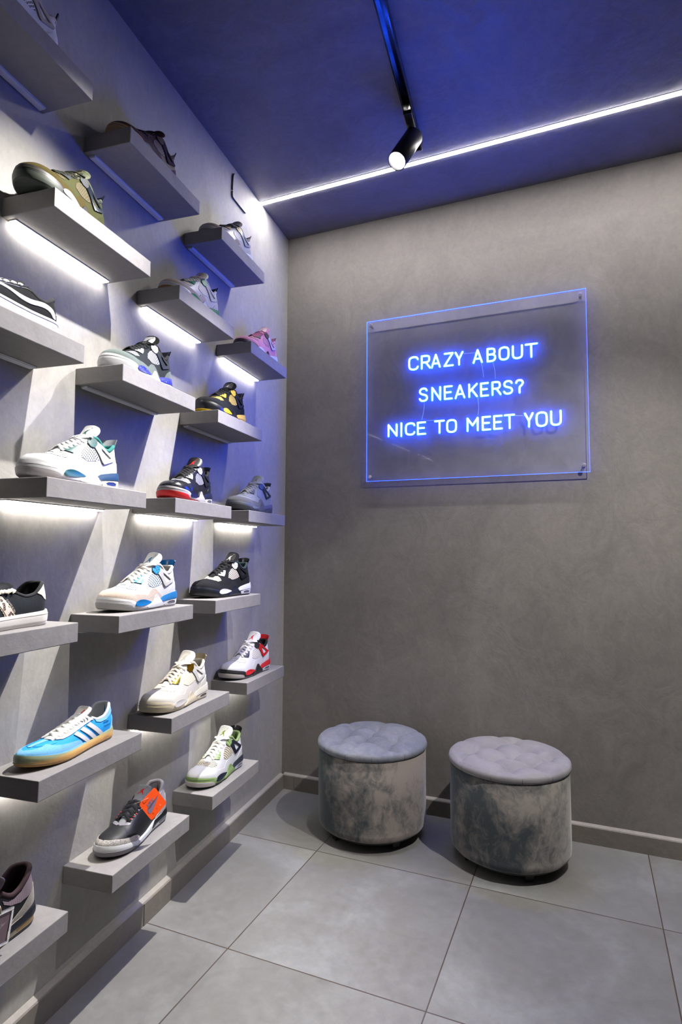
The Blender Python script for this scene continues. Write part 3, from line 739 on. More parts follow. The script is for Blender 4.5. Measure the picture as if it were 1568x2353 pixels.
MES = {}
def surf_panel(key, last, polys, off=0.0012, step=0.0045, surf='upper', holes=(), smooth=0, dom='xz', sides=(1, -1), rim=0.0022, scale_v=0.085):
    """raised patch over the shoe surface, outline in shoe millimetres (x, z) or (x, v)"""
    vs, fs, uvs = [], [], []
    def on_mid(p):      # on the shoe's centre line, where both halves meet
        t = p.x / (last.L * 1.15)
        return t > 0.998 or t < 0.002 or (surf == 'upper' and p.y / scale_v > 0.998 and lerp_tab(last.TWF, last.xt_of(t)) < 1e-4)
    for poly in polys:
        poly = [(a / 1000, b / 1000 if dom == 'xz' else b) for a, b in poly]
        hs = [[(a / 1000, b / 1000 if dom == 'xz' else b) for a, b in h] for h in holes]
        if smooth: poly = smooth_poly(poly, smooth); hs = [smooth_poly(h, smooth) for h in hs]
        def tod(p):
            if surf == 'upper':
                t, v = last.up_dom(*p) if dom == 'xz' else (last.t_of(p[0]), p[1])
                return (t * last.L * 1.15, v * scale_v)
            return (last.t_of(p[0]) * last.L * 1.15, p[1])
        ring = densify([tod(p) for p in densify(poly, 0.004 if dom == 'xz' else 0.01)], step * 0.8)
        hr = [densify([tod(p) for p in densify(h, 0.004)], step * 0.7) for h in hs]
        # clean duplicates
        def clean(r):
            o = []
            for p in r:
                if not o or (abs(p[0] - o[-1][0]) + abs(p[1] - o[-1][1])) > 3e-4: o.append(p)
            if len(o) > 2 and abs(o[0][0] - o[-1][0]) + abs(o[0][1] - o[-1][1]) < 3e-4: o.pop()
            return o
        ring = clean(ring); hr = [clean(h) for h in hr]
        pts = list(ring); edges = [(i, (i + 1) % len(ring)) for i in range(len(ring))]
        for h in hr:
            b = len(pts); pts += h; edges += [(b + i, b + (i + 1) % len(h)) for i in range(len(h))]
        x0, x1 = min(p[0] for p in ring), max(p[0] for p in ring); y0, y1 = min(p[1] for p in ring), max(p[1] for p in ring)
        nx, ny = int((x1 - x0) / step) + 1, int((y1 - y0) / step) + 1
        for i in range(nx + 1):
            for j in range(ny + 1):
                a, b = x0 + (i + 0.5 * (j % 2)) * step, y0 + j * step
                if not pip(a, b, ring) or any(pip(a, b, h) for h in hr): continue
                if min((a - p[0]) ** 2 + (b - p[1]) ** 2 for p in pts[:len(edges)]) < (step * 0.45) ** 2: continue
                pts.append((a, b))
        R = delaunay_2d_cdt([Vector(p) for p in pts], edges, [], 0, 1e-6)
        P, E_, T = R[0], R[1], R[2]
        tris = []
        for f in T:
            cx = sum(P[i].x for i in f) / len(f); cy = sum(P[i].y for i in f) / len(f)
            if pip(cx, cy, ring) and not any(pip(cx, cy, h) for h in hr): tris.append(tuple(f))
        cnt = {}
        for f in tris:
            for i in range(len(f)):
                e = (f[i], f[(i + 1) % len(f)]); k = tuple(sorted(e)); cnt.setdefault(k, []).append(e)
        bd = [v[0] for v in cnt.values() if len(v) == 1]
        for side in sides:
            def ev(p, o):
                t = p.x / (last.L * 1.15)
                if surf == 'upper': return last.upper(t, p.y / scale_v, side, o)
                return last.sole(t, p.y, side, o)
            b = len(vs)
            for p in P:
                vs.append(ev(p, off)); uvs.append((p.x, p.y))
            for f in tris: fs.append(tuple(b + i for i in (f if side > 0 else f[::-1])))
            mp = {}
            for e in bd:
                for i in e:
                    if i not in mp: mp[i] = len(vs); vs.append(ev(P[i], off - rim)); uvs.append((P[i].x, P[i].y))
            for a_, b_ in bd:
                if on_mid(P[a_]) and on_mid(P[b_]): continue
                f = (b + b_, b + a_, mp[a_], mp[b_]); fs.append(f if side > 0 else f[::-1])
    return vs, fs, uvs

class Kit:
    """geometry cache: each part is modelled once per last and re-used with its own material"""
    def __init__(s): s.m = {}
    def get(s, key, fn):
        if key not in s.m:
            r = fn(); vs, fs = r[0], r[1]; uv = r[2] if len(r) > 2 else None
            me = bpy.data.meshes.new(key); me.from_pydata([tuple(v) for v in vs], [], fs)
            if uv:
                l = me.uv_layers.new(name='UVMap')
                for lp in me.loops: l.data[lp.index].uv = uv[lp.vertex_index]
            me.polygons.foreach_set('use_smooth', [True] * len(me.polygons)); me.update()
            bm = bmesh.new(); bm.from_mesh(me); bmesh.ops.remove_doubles(bm, verts=bm.verts[:], dist=0.00025)
            for e in bm.edges:
                if len(e.link_faces) == 2 and e.calc_face_angle(0) > 0.75: e.smooth = False
            bm.to_mesh(me); bm.free()
            s.m[key] = me
        return s.m[key]
KIT = Kit()
def place(key, fn, name, mat, parent, label=None):
    me = KIT.get(key, fn).copy(); me.name = name; me.materials.clear(); me.materials.append(mat)
    o = bpy.data.objects.new(name, me); link(o, parent)
    if label: o['label'] = label
    return o
def both(t, pre):
    def f(key, fn, name, mat):
        for sd in (1, -1): place(pre + key + ('a' if sd > 0 else 'b'), lambda: fn(sd), name, mat, t)
    return f
def G_upper(last, off=0.0, x0=0.0, x1=None, nt=64, nv=22, flip=False, v0=0.0, v1=1.0):
    x1 = x1 or last.L; ta, tb = last.t_of(x0), last.t_of(x1); vs, fs, uv = [], [], []
    for side in (1, -1):
        b = len(vs)
        for i in range(nt + 1):
            t = ta + (tb - ta) * i / nt
            for j in range(nv + 1):
                v = v0 + (v1 - v0) * j / nv; p = last.upper(t, v, side, off); vs.append(p); uv.append((t * last.L * 1.15, v * 0.085))
        for i in range(nt):
            for j in range(nv):
                f = (b + i * (nv + 1) + j, b + (i + 1) * (nv + 1) + j, b + (i + 1) * (nv + 1) + j + 1, b + i * (nv + 1) + j + 1)
                fs.append(f if (side < 0) != flip else f[::-1])
    return vs, fs, uv
def G_sole(last, z_lo, z_hi_fn, off=0.0, levels=7, nt=72):
    """closed block between z_lo and the top line"""
    vs, fs = [], []; n = 2 * nt
    def zt(x): return z_hi_fn(x)
    for k in range(levels + 1):
        for i in range(n):
            if i < nt: t, side = i / nt, 1
            else: t, side = 1 - (i - nt) / nt, -1
            x = last.xt_of(t); z = z_lo + (zt(x) - z_lo) * k / levels
            o = off - (0.0015 if k in (0,) else 0)
            vs.append(last.sole(t, z, side, o))
    for k in range(levels):
        for i in range(n): j = (i + 1) % n; fs.append((k * n + i, k * n + j, (k + 1) * n + j, (k + 1) * n + i)[::-1])
    for base, rev in ((0, False), (levels * n, True)):
        for i in range(nt):
            a, b_ = base + i, base + i + 1; c, d = base + (n - i) % n, base + (n - i - 1) % n
            f = (a, b_, d, c) if c != a else (a, b_, d)
            if d == b_: f = (a, b_, c)
            fs.append(f if not rev else f[::-1])
    return vs, fs
def G_rim(last, xe, r, off=-0.002, dz=0.0):
    pts = []
    n = 26; te = last.t_of(xe)
    for i in range(n, 0, -1): p = last.raw(te * i / n, 1, 1); pts.append(p + Vector((0, off, dz)))
    p = last.raw(0.0, 1, 1); pts.append(p + Vector((-off * 0.5, 0, dz)))
    for i in range(1, n + 1): p = last.raw(te * i / n, 1, -1); pts.append(p + Vector((0, -off, dz)))
    return sweep([pts], r, r * 1.05, n=10)
def G_insole(last, x1=0.16, z=0.045):
    vs, fs = [], []; n = 24
    for i in range(n + 1):
        t = last.t_of(0.004) + (last.t_of(x1) - last.t_of(0.004)) * i / n; x = last.xt_of(t); w = last.w(x) * 0.92
        vs += [Vector((x, w, z)), Vector((x, -w, z))]
    for i in range(n): fs.append((2 * i, 2 * i + 1, 2 * i + 3, 2 * i + 2))
    return vs, fs
class Tongue:
    def __init__(s, cl, hw, th=0.0065, curv=9.0, shift=0.0):
        s.cl = catmull([(a / 1000, 0, b / 1000) for a, b in cl], 8); s.hw = [(a, b / 1000) for a, b in hw]; s.th = th; s.curv = curv; s.shift = shift
    def at(s, a, b, o=0.0):
        k = a * (len(s.cl) - 1); i = min(int(k), len(s.cl) - 2); f = k - i
        c = s.cl[i].lerp(s.cl[i + 1], f); t = (s.cl[min(i + 2, len(s.cl) - 1)] - s.cl[max(0, i - 1)]).normalized()
        n = Vector((t.z, 0, -t.x));  n = n if n.x > 0 or n.z > 0 else -n
        if n.z < 0 and abs(n.z) > abs(n.x): n = -n
        hw = lerp_tab(s.hw, a); y = hw * b
        return c + Vector((0, y * (1 - 0.10 * b * b) + s.shift * a, 0)) - n * (s.curv * y * y) + n * o
def G_tongue(T, na=30, nb=14):
    vs, fs = [], []
    for sgn in (1, -1):
        for i in range(na + 1):
            for j in range(nb + 1):
                a = i / na; b = -1 + 2 * j / nb
                e = (1 - abs(b) ** 4) * (1 - max(0, (a - 0.9) / 0.1) ** 3)
                vs.append(T.at(a, b, sgn * 0.5 * T.th * max(0.12, e ** 0.5)))
    m = (na + 1) * (nb + 1)
    for s_ in (0, 1):
        for i in range(na):
            for j in range(nb):
                f = (s_ * m + i * (nb + 1) + j, s_ * m + i * (nb + 1) + j + 1, s_ * m + (i + 1) * (nb + 1) + j + 1, s_ * m + (i + 1) * (nb + 1) + j)
                fs.append(f if s_ else f[::-1])
    loop = [(0, j) for j in range(nb)] + [(i, nb) for i in range(na)] + [(na, j) for j in range(nb, 0, -1)] + [(i, 0) for i in range(na, 0, -1)]
    for k in range(len(loop)):
        (a, b), (c, d) = loop[k], loop[(k + 1) % len(loop)]
        p, q = a * (nb + 1) + b, c * (nb + 1) + d; fs.append((p, q, q + m, p + m))
    return vs, fs
def G_decal(T, polys, off=None, sides=1):
    """polygons in tongue space: a up the tongue 0..1, b across -1..1"""
    off = T.th * 0.5 + 0.0006 if off is None else off; vs, fs = [], []
    for poly in polys:
        ring = densify(poly, 0.03)
        pts = [Vector(p) for p in ring]; ed = [(i, (i + 1) % len(ring)) for i in range(len(ring))]
        xs = [p[0] for p in ring]; ys = [p[1] for p in ring]
        a = min(xs)
        while a < max(xs):
            b = min(ys)
            while b < max(ys):
                if pip(a, b, ring) and min((a - p[0]) ** 2 + (b - p[1]) ** 2 for p in ring) > 0.0006: pts.append(Vector((a, b)))
                b += 0.06
            a += 0.06
        R = delaunay_2d_cdt(pts, ed, [], 0, 1e-6); b0 = len(vs)
        for p in R[0]:
            e = (1 - abs(p.y) ** 4) ** 0.5 if abs(p.y) < 1 else 0
            vs.append(T.at(p.x, p.y, off * max(0.2, e)))
        tr = [tuple(f) for f in R[2] if pip(sum(R[0][i].x for i in f) / 3, sum(R[0][i].y for i in f) / 3, ring)]
        for f in tr: fs.append(tuple(b0 + i for i in f))
    return vs, fs
# leaping figure: ball arm raised, legs apart, given in a small 0..1 square (u across, v up)
FIG = [(.93, .97), (.99, 1.0), (1.0, .93), (.95, .89), (.72, .68), (.62, .60), (.58, .64), (.52, .63), (.50, .57), (.44, .52), (.22, .37), (.26, .33), (.44, .42), (.42, .33), (.22, .18), (.0, .08), (.02, .03), (.14, .06), (.32, .13), (.50, .22), (.60, .20), (.70, .08), (.78, .0), (.86, .02), (.80, .10), (.70, .26), (.62, .38), (.64, .48), (.72, .60), (.88, .84)]
def fig_on(a0, a1, b0, b1): return [(a0 + (a1 - a0) * v, b0 + (b1 - b0) * u) for u, v in FIG]
def G_laces(last, rows, zfn, r=0.0034, rb=0.0013, v=0.93, slant=0.010, cross=True, top=None):
    r *= 1.12; paths = []
    for k, x in enumerate(rows):
        for sg in ((1, -1) if cross else (1,)):
            xa, xb = x, x - slant * (1 if cross else 0.35)
            A_ = last.upper(last.t_of(xa), v - 0.10, sg, 0.002); B_ = last.upper(last.t_of(xa), min(1, v + 0.02), sg, 0.0035)
            D_ = last.upper(last.t_of(xb), min(1, v + 0.02), -sg, 0.0035); E_ = last.upper(last.t_of(xb), v - 0.10, -sg, 0.002)
            xm = (xa + xb) / 2; hz = zfn(xm)
            yl = B_.y; 
            M1 = Vector((xa * 0.7 + xb * 0.3, yl * 0.55, hz - 0.0012)); M = Vector((xm, 0, hz + 0.001 + (0.0018 if sg > 0 else 0))); M2 = Vector((xa * 0.3 + xb * 0.7, D_.y * 0.55, hz - 0.0012))
            for q in (M1, M, M2): q.y += (B_.y + D_.y) / 2 * 1.0
            paths.append(catmull([A_, B_, M1, M, M2, D_, E_], 5))
    if top: paths += [catmull(p, 6) for p in top]
    return sweep(paths, r, rb, Vector((0.45, 0, 0.9)), 8)
def tab_patch(pts_fn, nu=14, nv=8, th=0.0028):
    vs, fs = [], []
    for s_ in (0, 1):
        for i in range(nu + 1):
            for j in range(nv + 1):
                p, n = pts_fn(i / nu, j / nv); vs.append(p + n * (th * (s_ - 0.5)))
    m = (nu + 1) * (nv + 1)
    for s_ in (0, 1):
        for i in range(nu):
            for j in range(nv):
                f = (s_ * m + i * (nv + 1) + j, s_ * m + i * (nv + 1) + j + 1, s_ * m + (i + 1) * (nv + 1) + j + 1, s_ * m + (i + 1) * (nv + 1) + j)
                fs.append(f[::-1] if s_ else f)
    loop = [(0, j) for j in range(nv)] + [(i, nv) for i in range(nu)] + [(nu, j) for j in range(nv, 0, -1)] + [(i, 0) for i in range(nu, 0, -1)]
    for k in range(len(loop)):
        (a, b), (c, d) = loop[k], loop[(k + 1) % len(loop)]; p, q = a * (nv + 1) + b, c * (nv + 1) + d; fs.append((q, p, p + m, q + m))
    return vs, fs
mm = lambda tab: [(a / 1000, b / 1000) for a, b in tab]
mf = lambda tab: [(a / 1000, b) for a, b in tab]

# ---------------------------------------------------------------- high-top basketball sneaker with netting and lace wings
HT = Last(0.285, mm([(0, 31), (40, 35), (90, 34), (130, 38), (170, 44), (205, 47.5), (240, 48), (285, 46)]),
          mm([(0, 117), (13, 117), (28, 109), (46, 99), (62, 101), (76, 112), (92, 124), (107, 125), (120, 118), (136, 108), (160, 95), (190, 80), (212, 71), (230, 64), (250, 58.5), (268, 53), (285, 45)]),
          mm([(0, 45), (40, 41), (75, 33), (92, 27), (130, 24), (150, 20), (210, 19), (229, 27.5), (250, 30), (285, 33)]),
          mf([(0, .80), (70, .80), (97, .74), (112, .60), (130, .50), (160, .42), (190, .33), (205, .20), (216, 0), (285, 0)]),
          mf([(0, 0), (100, 0), (150, .45), (190, .8), (215, 1), (285, 1)]))
HT_T = Tongue([(215, 69), (188, 83), (158, 99), (130, 115), (110, 129), (97, 142), (89, 153), (86, 161)],
              [(0, 13), (.2, 18), (.4, 23), (.6, 29), (.74, 32), (.83, 30.5), (.90, 26.5), (.955, 19.5), (1, 6)], 0.0080, 9.5)
def ht_tab(u, v):
    a = (u - 0.5) * 2 * 1.02; r = 0.0275 + 0.008 * v ** 1.6
    z = 0.104 + 0.035 * v * (1 - 0.14 * (abs(u - 0.5) * 2) ** 2)
    cx = 0.033
    p = Vector((cx - r * math.cos(a) + 0.004, r * math.sin(a) * 0.95, z)); n = Vector((-math.cos(a), math.sin(a), -0.35)).normalized(); return p, n
def ht_lace_z(x): return lerp_tab(HT.H, x) + 0.0105
def high_top(tag_key, c):
    """c: colours / materials of each part"""
    t = thing('sneaker', c['label'], 'sneaker', c['loc'], c['rz'], 'sneakers on the wall shelves')
    L = HT
    P = lambda key, fn, name, mat: place('ht_' + key, fn, name, mat, t)
    P2 = both(t, 'ht_')
    P('outsole', lambda: G_sole(L, 0.0, lambda x: 0.0055, 0.0006, 2), 'outsole', c['outsole'])
    P('mid', lambda: G_sole(L, 0.0050, lambda x: max(0.01, lerp_tab(L.MZ, x)), 0.0, 8), 'midsole', c['mid'])
    P('upper', lambda: G_upper(L, 0.0), 'upper', c['upper'])
    P('lining', lambda: G_upper(L, -0.0055, 0.0, 0.115, 30, 12, True, 0.15, 1.0), 'lining', c['lining'])
    P('rim', lambda: G_rim(L, 0.104, 0.0052), 'padded_collar', c['lining'])
    P('insole', lambda: G_insole(L), 'insole', c['lining'])
    P('tongue', lambda: G_tongue(HT_T), 'tongue', c['tongue'])
    if 'tpatch' in c: P('tpatch', lambda: G_decal(HT_T, [[(.58, -.70), (.89, -.62), (.89, .62), (.58, .70)]], HT_T.th * .5 + .0003), 'tongue_label', c['tpatch'])
    P('fig', lambda: G_decal(HT_T, [fig_on(.55, .845, -.38, .42)]), 'emblem', c['emblem'])
    # overlays of the upper
    P('mud', lambda: surf_panel('', L, [[(285, 30), (285, 45), (278, 50), (262, 51), (240, 49), (220, 46), (206, 44), (190, 43.5), (177, 42), (167, 40), (160, 41), (150, 50), (139, 56), (126, 57), (114, 51), (102, 42), (90, 32), (90, 24), (130, 21), (150, 18), (208, 17), (228, 25), (250, 28)]], 0.0014), 'toe_guard', c['mud'])
    P('counter', lambda: surf_panel('', L, [[(0, 40), (0, 72), (18, 71), (36, 64), (50, 55), (58, 46), (66, 33), (40, 38)]], 0.0011), 'heel_counter', c['counter'])
    P2('net', lambda sd: surf_panel('', L, sides=(sd,), polys= [[(157, 68), (148, 84), (133, 97), (114, 105), (104, 92), (92, 76), (90, 70), (106, 64), (134, 60)]], off=0.0010, smooth=0), 'side_netting', c['net'])
    P('net2', lambda: surf_panel('', L, [[(198, .50), (199, .80), (206, .97), (216, 1.0), (226, 1.0), (234, .97), (234, .82), (226, .62), (212, .50)]], 0.0009, dom='xv', rim=.001), 'toe_netting', c['net'])
    P2('eye1', lambda sd: surf_panel('', L, sides=(sd,), polys= [[(190, .98), (176, .98), (164, .93), (160, .80), (170, .66), (179, .60), (190, .72), (196, .84)]], off=0.0030, dom='xv', step=.0035), 'lace_wing', c['eye'])
    P2('eye2', lambda sd: surf_panel('', L, sides=(sd,), polys= [[(124, 108), (119, 118), (105, 122.5), (95, 119), (97, 107), (106, 98), (118, 99)]], off=0.0036, step=.0035), 'lace_wing', c['eye'])
    P2('sup', lambda sd: surf_panel('', L, sides=(sd,), polys= [[(105, 104), (96, 115), (82, 110), (62, 100), (46, 90), (31, 79), (36, 73), (56, 66), (75, 60), (82, 66), (92, 82), (104, 97)]], off=0.0034, step=.0035,
        holes=[[(84, 101), (70, 95), (53, 85), (45, 79), (58, 75), (71, 71), (78, 82)]]), 'heel_support', c['sup'])
    P2('lacestay', lambda sd: surf_panel('', L, sides=(sd,), polys= [[(196, .99), (196, .90), (186, .86), (160, .84), (132, .80), (120, .86), (120, .99), (150, .995), (180, .995)]], off=0.0016, dom='xv'), 'lace_stay', c['stay'])
    # midsole pieces
    P2('ins', lambda sd: surf_panel('', L, sides=(sd,), polys= [[(224, 16), (219, 23), (210, 28), (197, 30.5), (180, 29), (163, 25), (149, 20.5), (168, 17), (192, 13.5), (216, 12)]], off=0.0018, surf='sole', smooth=2), 'forefoot_insert', c['ins'])
    P2('wave', lambda sd: surf_panel('', L, sides=(sd,), polys= [[(86, 6), (96, 18), (107, 31), (115, 38), (123, 40), (130, 37), (137, 29), (145, 20), (158, 12), (172, 6)]], off=0.0024, surf='sole', smooth=2), 'arch_support', c['mid'])
    P('hb', lambda: surf_panel('', L, [[(0, 24), (0, 45.5), (22, 44.5), (45, 41.5), (66, 37.5), (86, 33), (101, 26), (97, 18), (74, 20), (40, 23)]], 0.0020, surf='sole'), 'heel_block', c['hb'])
    P('lh', lambda: surf_panel('', L, [[(0, 5.5), (0, 23), (40, 22), (70, 19), (86, 15), (80, 5.5), (40, 5.5)]], 0.0010, surf='sole', holes=[[(32, 9), (31, 15.5), (42, 18), (60, 16.5), (70, 12.5), (63, 8.8), (46, 8)]]), 'lower_heel', c['lh'])
    P2('air', lambda sd: surf_panel('', L, sides=(sd,), polys= [[(31, 8.5), (30, 16), (42, 18.5), (60, 17), (71, 12.5), (64, 8.3), (46, 7.5)]], off=0.0003, surf='sole', rim=.0005), 'air_window', c['air'])
    P('bump', lambda: surf_panel('', L, [[(229, 4), (231, 10), (236, 14.5), (246, 16.5), (262, 17.5), (285, 18.5), (285, 3), (250, 3)]], 0.0016, surf='sole'), 'toe_bumper', c['bump'])
    P('groove', lambda: surf_panel('', L, [[(236, 23.0), (250, 24.0), (285, 25.0), (285, 26.2), (250, 25.2), (236, 24.0)]], 0.0003, surf='sole', rim=.0003), 'sole_groove', c.get('groove', c['mid']))
    P('tab', lambda: tab_patch(ht_tab), 'heel_tab', c['tab'])
    wt = lambda sg: L.upper(L.t_of(0.108), 0.88, sg, 0.0052)
    top = [[wt(-1), L.upper(L.t_of(0.116), 1.0, -1, .006), Vector((0.128, -0.012, 0.1265)), Vector((0.140, 0.004, 0.1205)), Vector((0.141, 0.017, 0.115)), L.upper(L.t_of(0.141), .99, 1, .003)],
           [wt(1), L.upper(L.t_of(0.116), 1.0, 1, .006), Vector((0.128, 0.012, 0.1285)), Vector((0.140, -0.004, 0.1225)), Vector((0.141, -0.017, 0.115)), L.upper(L.t_of(0.141), .99, -1, .003)]]
    P('laces', lambda: G_laces(L, [0.196, 0.184, 0.171, 0.158, 0.146], ht_lace_z, 0.0038, 0.0015, 0.95, 0.011, True, top), 'laces', c['lace'])
    return t

# ---------------------------------------------------------------- which shoe stands where
WH = (0.70, 0.70, 0.71); OW = (0.72, 0.70, 0.64); CR = (0.66, 0.60, 0.48); BK = (0.014, 0.014, 0.016); NV = (0.012, 0.016, 0.030)
DG = (0.045, 0.045, 0.05); MG = (0.22, 0.22, 0.24); LG = (0.45, 0.45, 0.47); RD = (0.62, 0.015, 0.02); BL = (0.01, 0.16, 0.48); GN = (0.0, 0.22, 0.085)
TL = (0.005, 0.115, 0.10); YL = (0.85, 0.55, 0.005); PK = (0.60, 0.23, 0.37); SG = (0.24, 0.36, 0.13); GD = (0.75, 0.42, 0.03); OL = (0.11, 0.095, 0.025)
GUM = (0.42, 0.22, 0.07); BEI = (0.55, 0.47, 0.39)
def pose(k, off, yaw, d=0.077):
    s, z = SHELF[k]
    return dict(loc=LW(s + off, d - math.sin(yaw) * 0.1475, z + 0.0002), rz=A - math.pi / 2 + yaw)
AIRM = simple('air_unit', (0.10, 0.10, 0.13), 0.12, nscale=60)
def htc(k, off, yaw, label, base, **o):
    c = dict(upper=leather(base), mud=leather(base), counter=leather(base), net=netting(base, BK), eye=eyelet(base), sup=plastic(base), tongue=leather(base, .55),
             emblem=plastic(BK), lace=cloth(base), lining=cloth(base), tab=plastic(base), mid=rubber(base), ins=rubber(base), hb=rubber(base), lh=rubber(base),
             air=AIRM, bump=rubber(MG), outsole=rubber(MG), stay=leather(base), groove=rubber(tuple(v * 0.6 for v in base)))
    c.update(o); c.update(pose(k, off, yaw)); c['label'] = label
    t = high_top(k, c); t.scale = (1.035,) * 3
    return t
htc('A', 0.05, 0.03, 'white sneaker with black heel wedge and beige straps, on the top left shelf', WH, hb=rubber(BK), sup=plastic(BEI), eye=eyelet(BEI), tab=plastic(BK),
    lining=cloth(BEI), mid=rubber(WH), ins=rubber(BK), emblem=plastic(BK), outsole=rubber(DG))
htc('B', 0.045, 0.06, 'brown and mauve sneaker with a tan sole, mostly hidden by its shelf', (0.055, 0.028, 0.036), mud=suede((0.085, 0.045, 0.05)), counter=suede((0.10, 0.055, 0.07)),
    tongue=suede((0.045, 0.014, 0.010)), lining=cloth((0.05, 0.018, 0.014)), net=netting((0.10, 0.055, 0.08), BK), lace=cloth((0.04, 0.018, 0.02)), eye=eyelet((0.05, 0.025, 0.025)),
    mid=rubber((0.62, 0.42, 0.24)), ins=rubber((0.01, 0.03, 0.04)), hb=rubber((0.09, 0.05, 0.065)), lh=rubber(CR), bump=rubber((0.55, 0.34, 0.16)), outsole=rubber((0.5, 0.30, 0.14)), sup=plastic((0.03, 0.015, 0.02)), tab=plastic((0.05, 0.02, 0.02)))
camo = patches('camouflage', [(0.012, 0.013, 0.009), (0.05, 0.052, 0.022), (0.075, 0.09, 0.045), (0.018, 0.023, 0.011)], 42, 0.75)
htc('C', 0.105, 0.17, 'olive green suede sneaker with camouflage lining, on the lit shelf at upper left', OL, upper=suede((0.060, 0.062, 0.022)), mud=suede((0.066, 0.050, 0.012)), counter=suede((0.052, 0.058, 0.022)), stay=camo,
    net=netting((0.085, 0.064, 0.014), (0.02, 0.015, 0.004)), lining=camo, tongue=camo, emblem=plastic((0.75, 0.55, 0.33)), lace=cloth((0.03, 0.032, 0.02)), eye=eyelet((0.03, 0.035, 0.04)), sup=plastic((0.012, 0.018, 0.028)),
    tab=plastic((0.012, 0.018, 0.028)), mid=rubber(BK), ins=rubber(WH), hb=rubber((0.12, 0.13, 0.06)), lh=rubber((0.02, 0.03, 0.06)), bump=rubber((0.055, 0.07, 0.052)), outsole=rubber((0.05, 0.064, 0.047)))
htc('D', 0.03, -0.07, 'pale grey sneaker with tan lace wings, on the highest shelf near the room corner', (0.42, 0.42, 0.46), mud=suede((0.30, 0.25, 0.22)), eye=eyelet((0.38, 0.30, 0.14)), sup=plastic((0.30, 0.32, 0.42)), lace=cloth(DG),
    tongue=cloth((0.35, 0.33, 0.33)), lining=cloth((0.25, 0.23, 0.21)), net=netting((0.42, 0.41, 0.44), MG), mid=rubber((0.5, 0.5, 0.5)), ins=rubber(WH), hb=rubber((0.48, 0.50, 0.6)), lh=rubber(WH), bump=rubber((0.25, 0.24, 0.25)), outsole=rubber(MG), tab=plastic(MG), stay=leather(DG))
htc('E', 0.022, 0.0, 'off-white sneaker with green inserts and a red emblem', OW, mud=suede((0.55, 0.47, 0.38)), eye=eyelet(GN, (0.0, 0.05, 0.02)), ins=rubber(GN, .3), hb=rubber(GN), tab=plastic((0, .10, .05)), emblem=plastic(RD),
    net=netting(OW, (0.42, 0.36, 0.16)), lace=cloth(OW), lining=cloth(OW), mid=rubber(WH), sup=plastic(OW), lh=rubber(WH), bump=rubber(GUM), outsole=rubber(GUM))
TG = (0.135, 0.165, 0.16)
spk = patches('speckled_rubber', [(0.005, 0.01, 0.25), (0.01, 0.015, 0.05), (0.6, 0.62, 0.7)], 260, 0.4, 0.0, (0.55, 0.68))
htc('G', 0.045, 0.07, 'black sneaker with grey-green toe guard and white lace wings', BK, upper=suede((0.025, 0.03, 0.035)), mud=suede(TG), counter=suede(TG), eye=eyelet(WH), sup=plastic((0.035, 0.04, 0.05)), lace=cloth((0.01, 0.012, 0.015)),
    tongue=suede((0.012, 0.012, 0.013)), tpatch=leather(WH), emblem=plastic(BK), net=netting((0.28, 0.28, 0.34), (0.01, 0.01, 0.012)), mid=rubber(WH), ins=spk, hb=spk, lh=rubber(WH), bump=rubber((0.5, 0.5, 0.52)), outsole=rubber((0.4, 0.4, 0.42)), lining=cloth(BK), tab=plastic(BK), stay=suede((0.02, 0.024, 0.03)))
htc('H', 0.0, -0.02, 'pink suede sneaker with black lace wings, beside the room corner', PK, upper=suede(PK), mud=suede(PK), counter=suede(PK), eye=eyelet(BK), sup=plastic((0.50, 0.48, 0.62)), lace=cloth((0.42, 0.13, 0.25)), tongue=suede(PK), tpatch=leather((0.65, 0.5, 0.58)),
    emblem=plastic((0.6, 0.25, 0.35)), net=netting((0.62, 0.28, 0.42), BK), mid=rubber(BK), ins=rubber(WH), hb=rubber((0.52, 0.56, 0.75)), lh=rubber((0.55, 0.58, 0.75)), bump=rubber((0.5, 0.47, 0.44)), outsole=rubber(DG), lining=cloth(PK), tab=plastic(PK), stay=suede(PK))
htc('I', 0.05, 0.02, 'black sneaker with bright yellow inserts and lace wings', BK, upper=suede((0.016, 0.018, 0.022)), mud=suede((0.014, 0.016, 0.02)), counter=suede((0.016, 0.018, 0.022)), eye=eyelet(YL, (0.15, 0.09, 0)), net=netting((0.62, 0.45, 0.05), (0.05, 0.035, 0.005)),
    ins=rubber(YL, .3), hb=rubber(YL), lh=rubber(YL), lace=cloth(BK), tongue=suede(BK), tpatch=leather((0.07, 0.07, 0.08)), emblem=plastic(WH), mid=rubber((0.015, 0.016, 0.02), .3), bump=rubber(BK, .3), outsole=rubber(YL), sup=plastic((0.015, 0.018, 0.025)))
htc('J', 0.053, 0.01, 'white leather sneaker with dark teal lace wings and insert, large at left centre', WH, eye=eyelet((0.003, 0.07, 0.06)), ins=rubber((0.006, 0.085, 0.07), .4), hb=rubber((0.003, 0.045, 0.09)), lh=rubber((0.68, 0.66, 0.58)), emblem=plastic((0.008, 0.10, 0.075)), lining=cloth((0.035, 0.20, 0.18)), tab=plastic((0.50, 0.52, 0.56)),
    air=plastic((0.04, 0.07, 0.3)), bump=rubber((0.55, 0.52, 0.53)), outsole=rubber((0.5, 0.47, 0.48)), net=netting(WH, (0.03, 0.035, 0.03)), groove=rubber((0.5, 0.5, 0.5)))
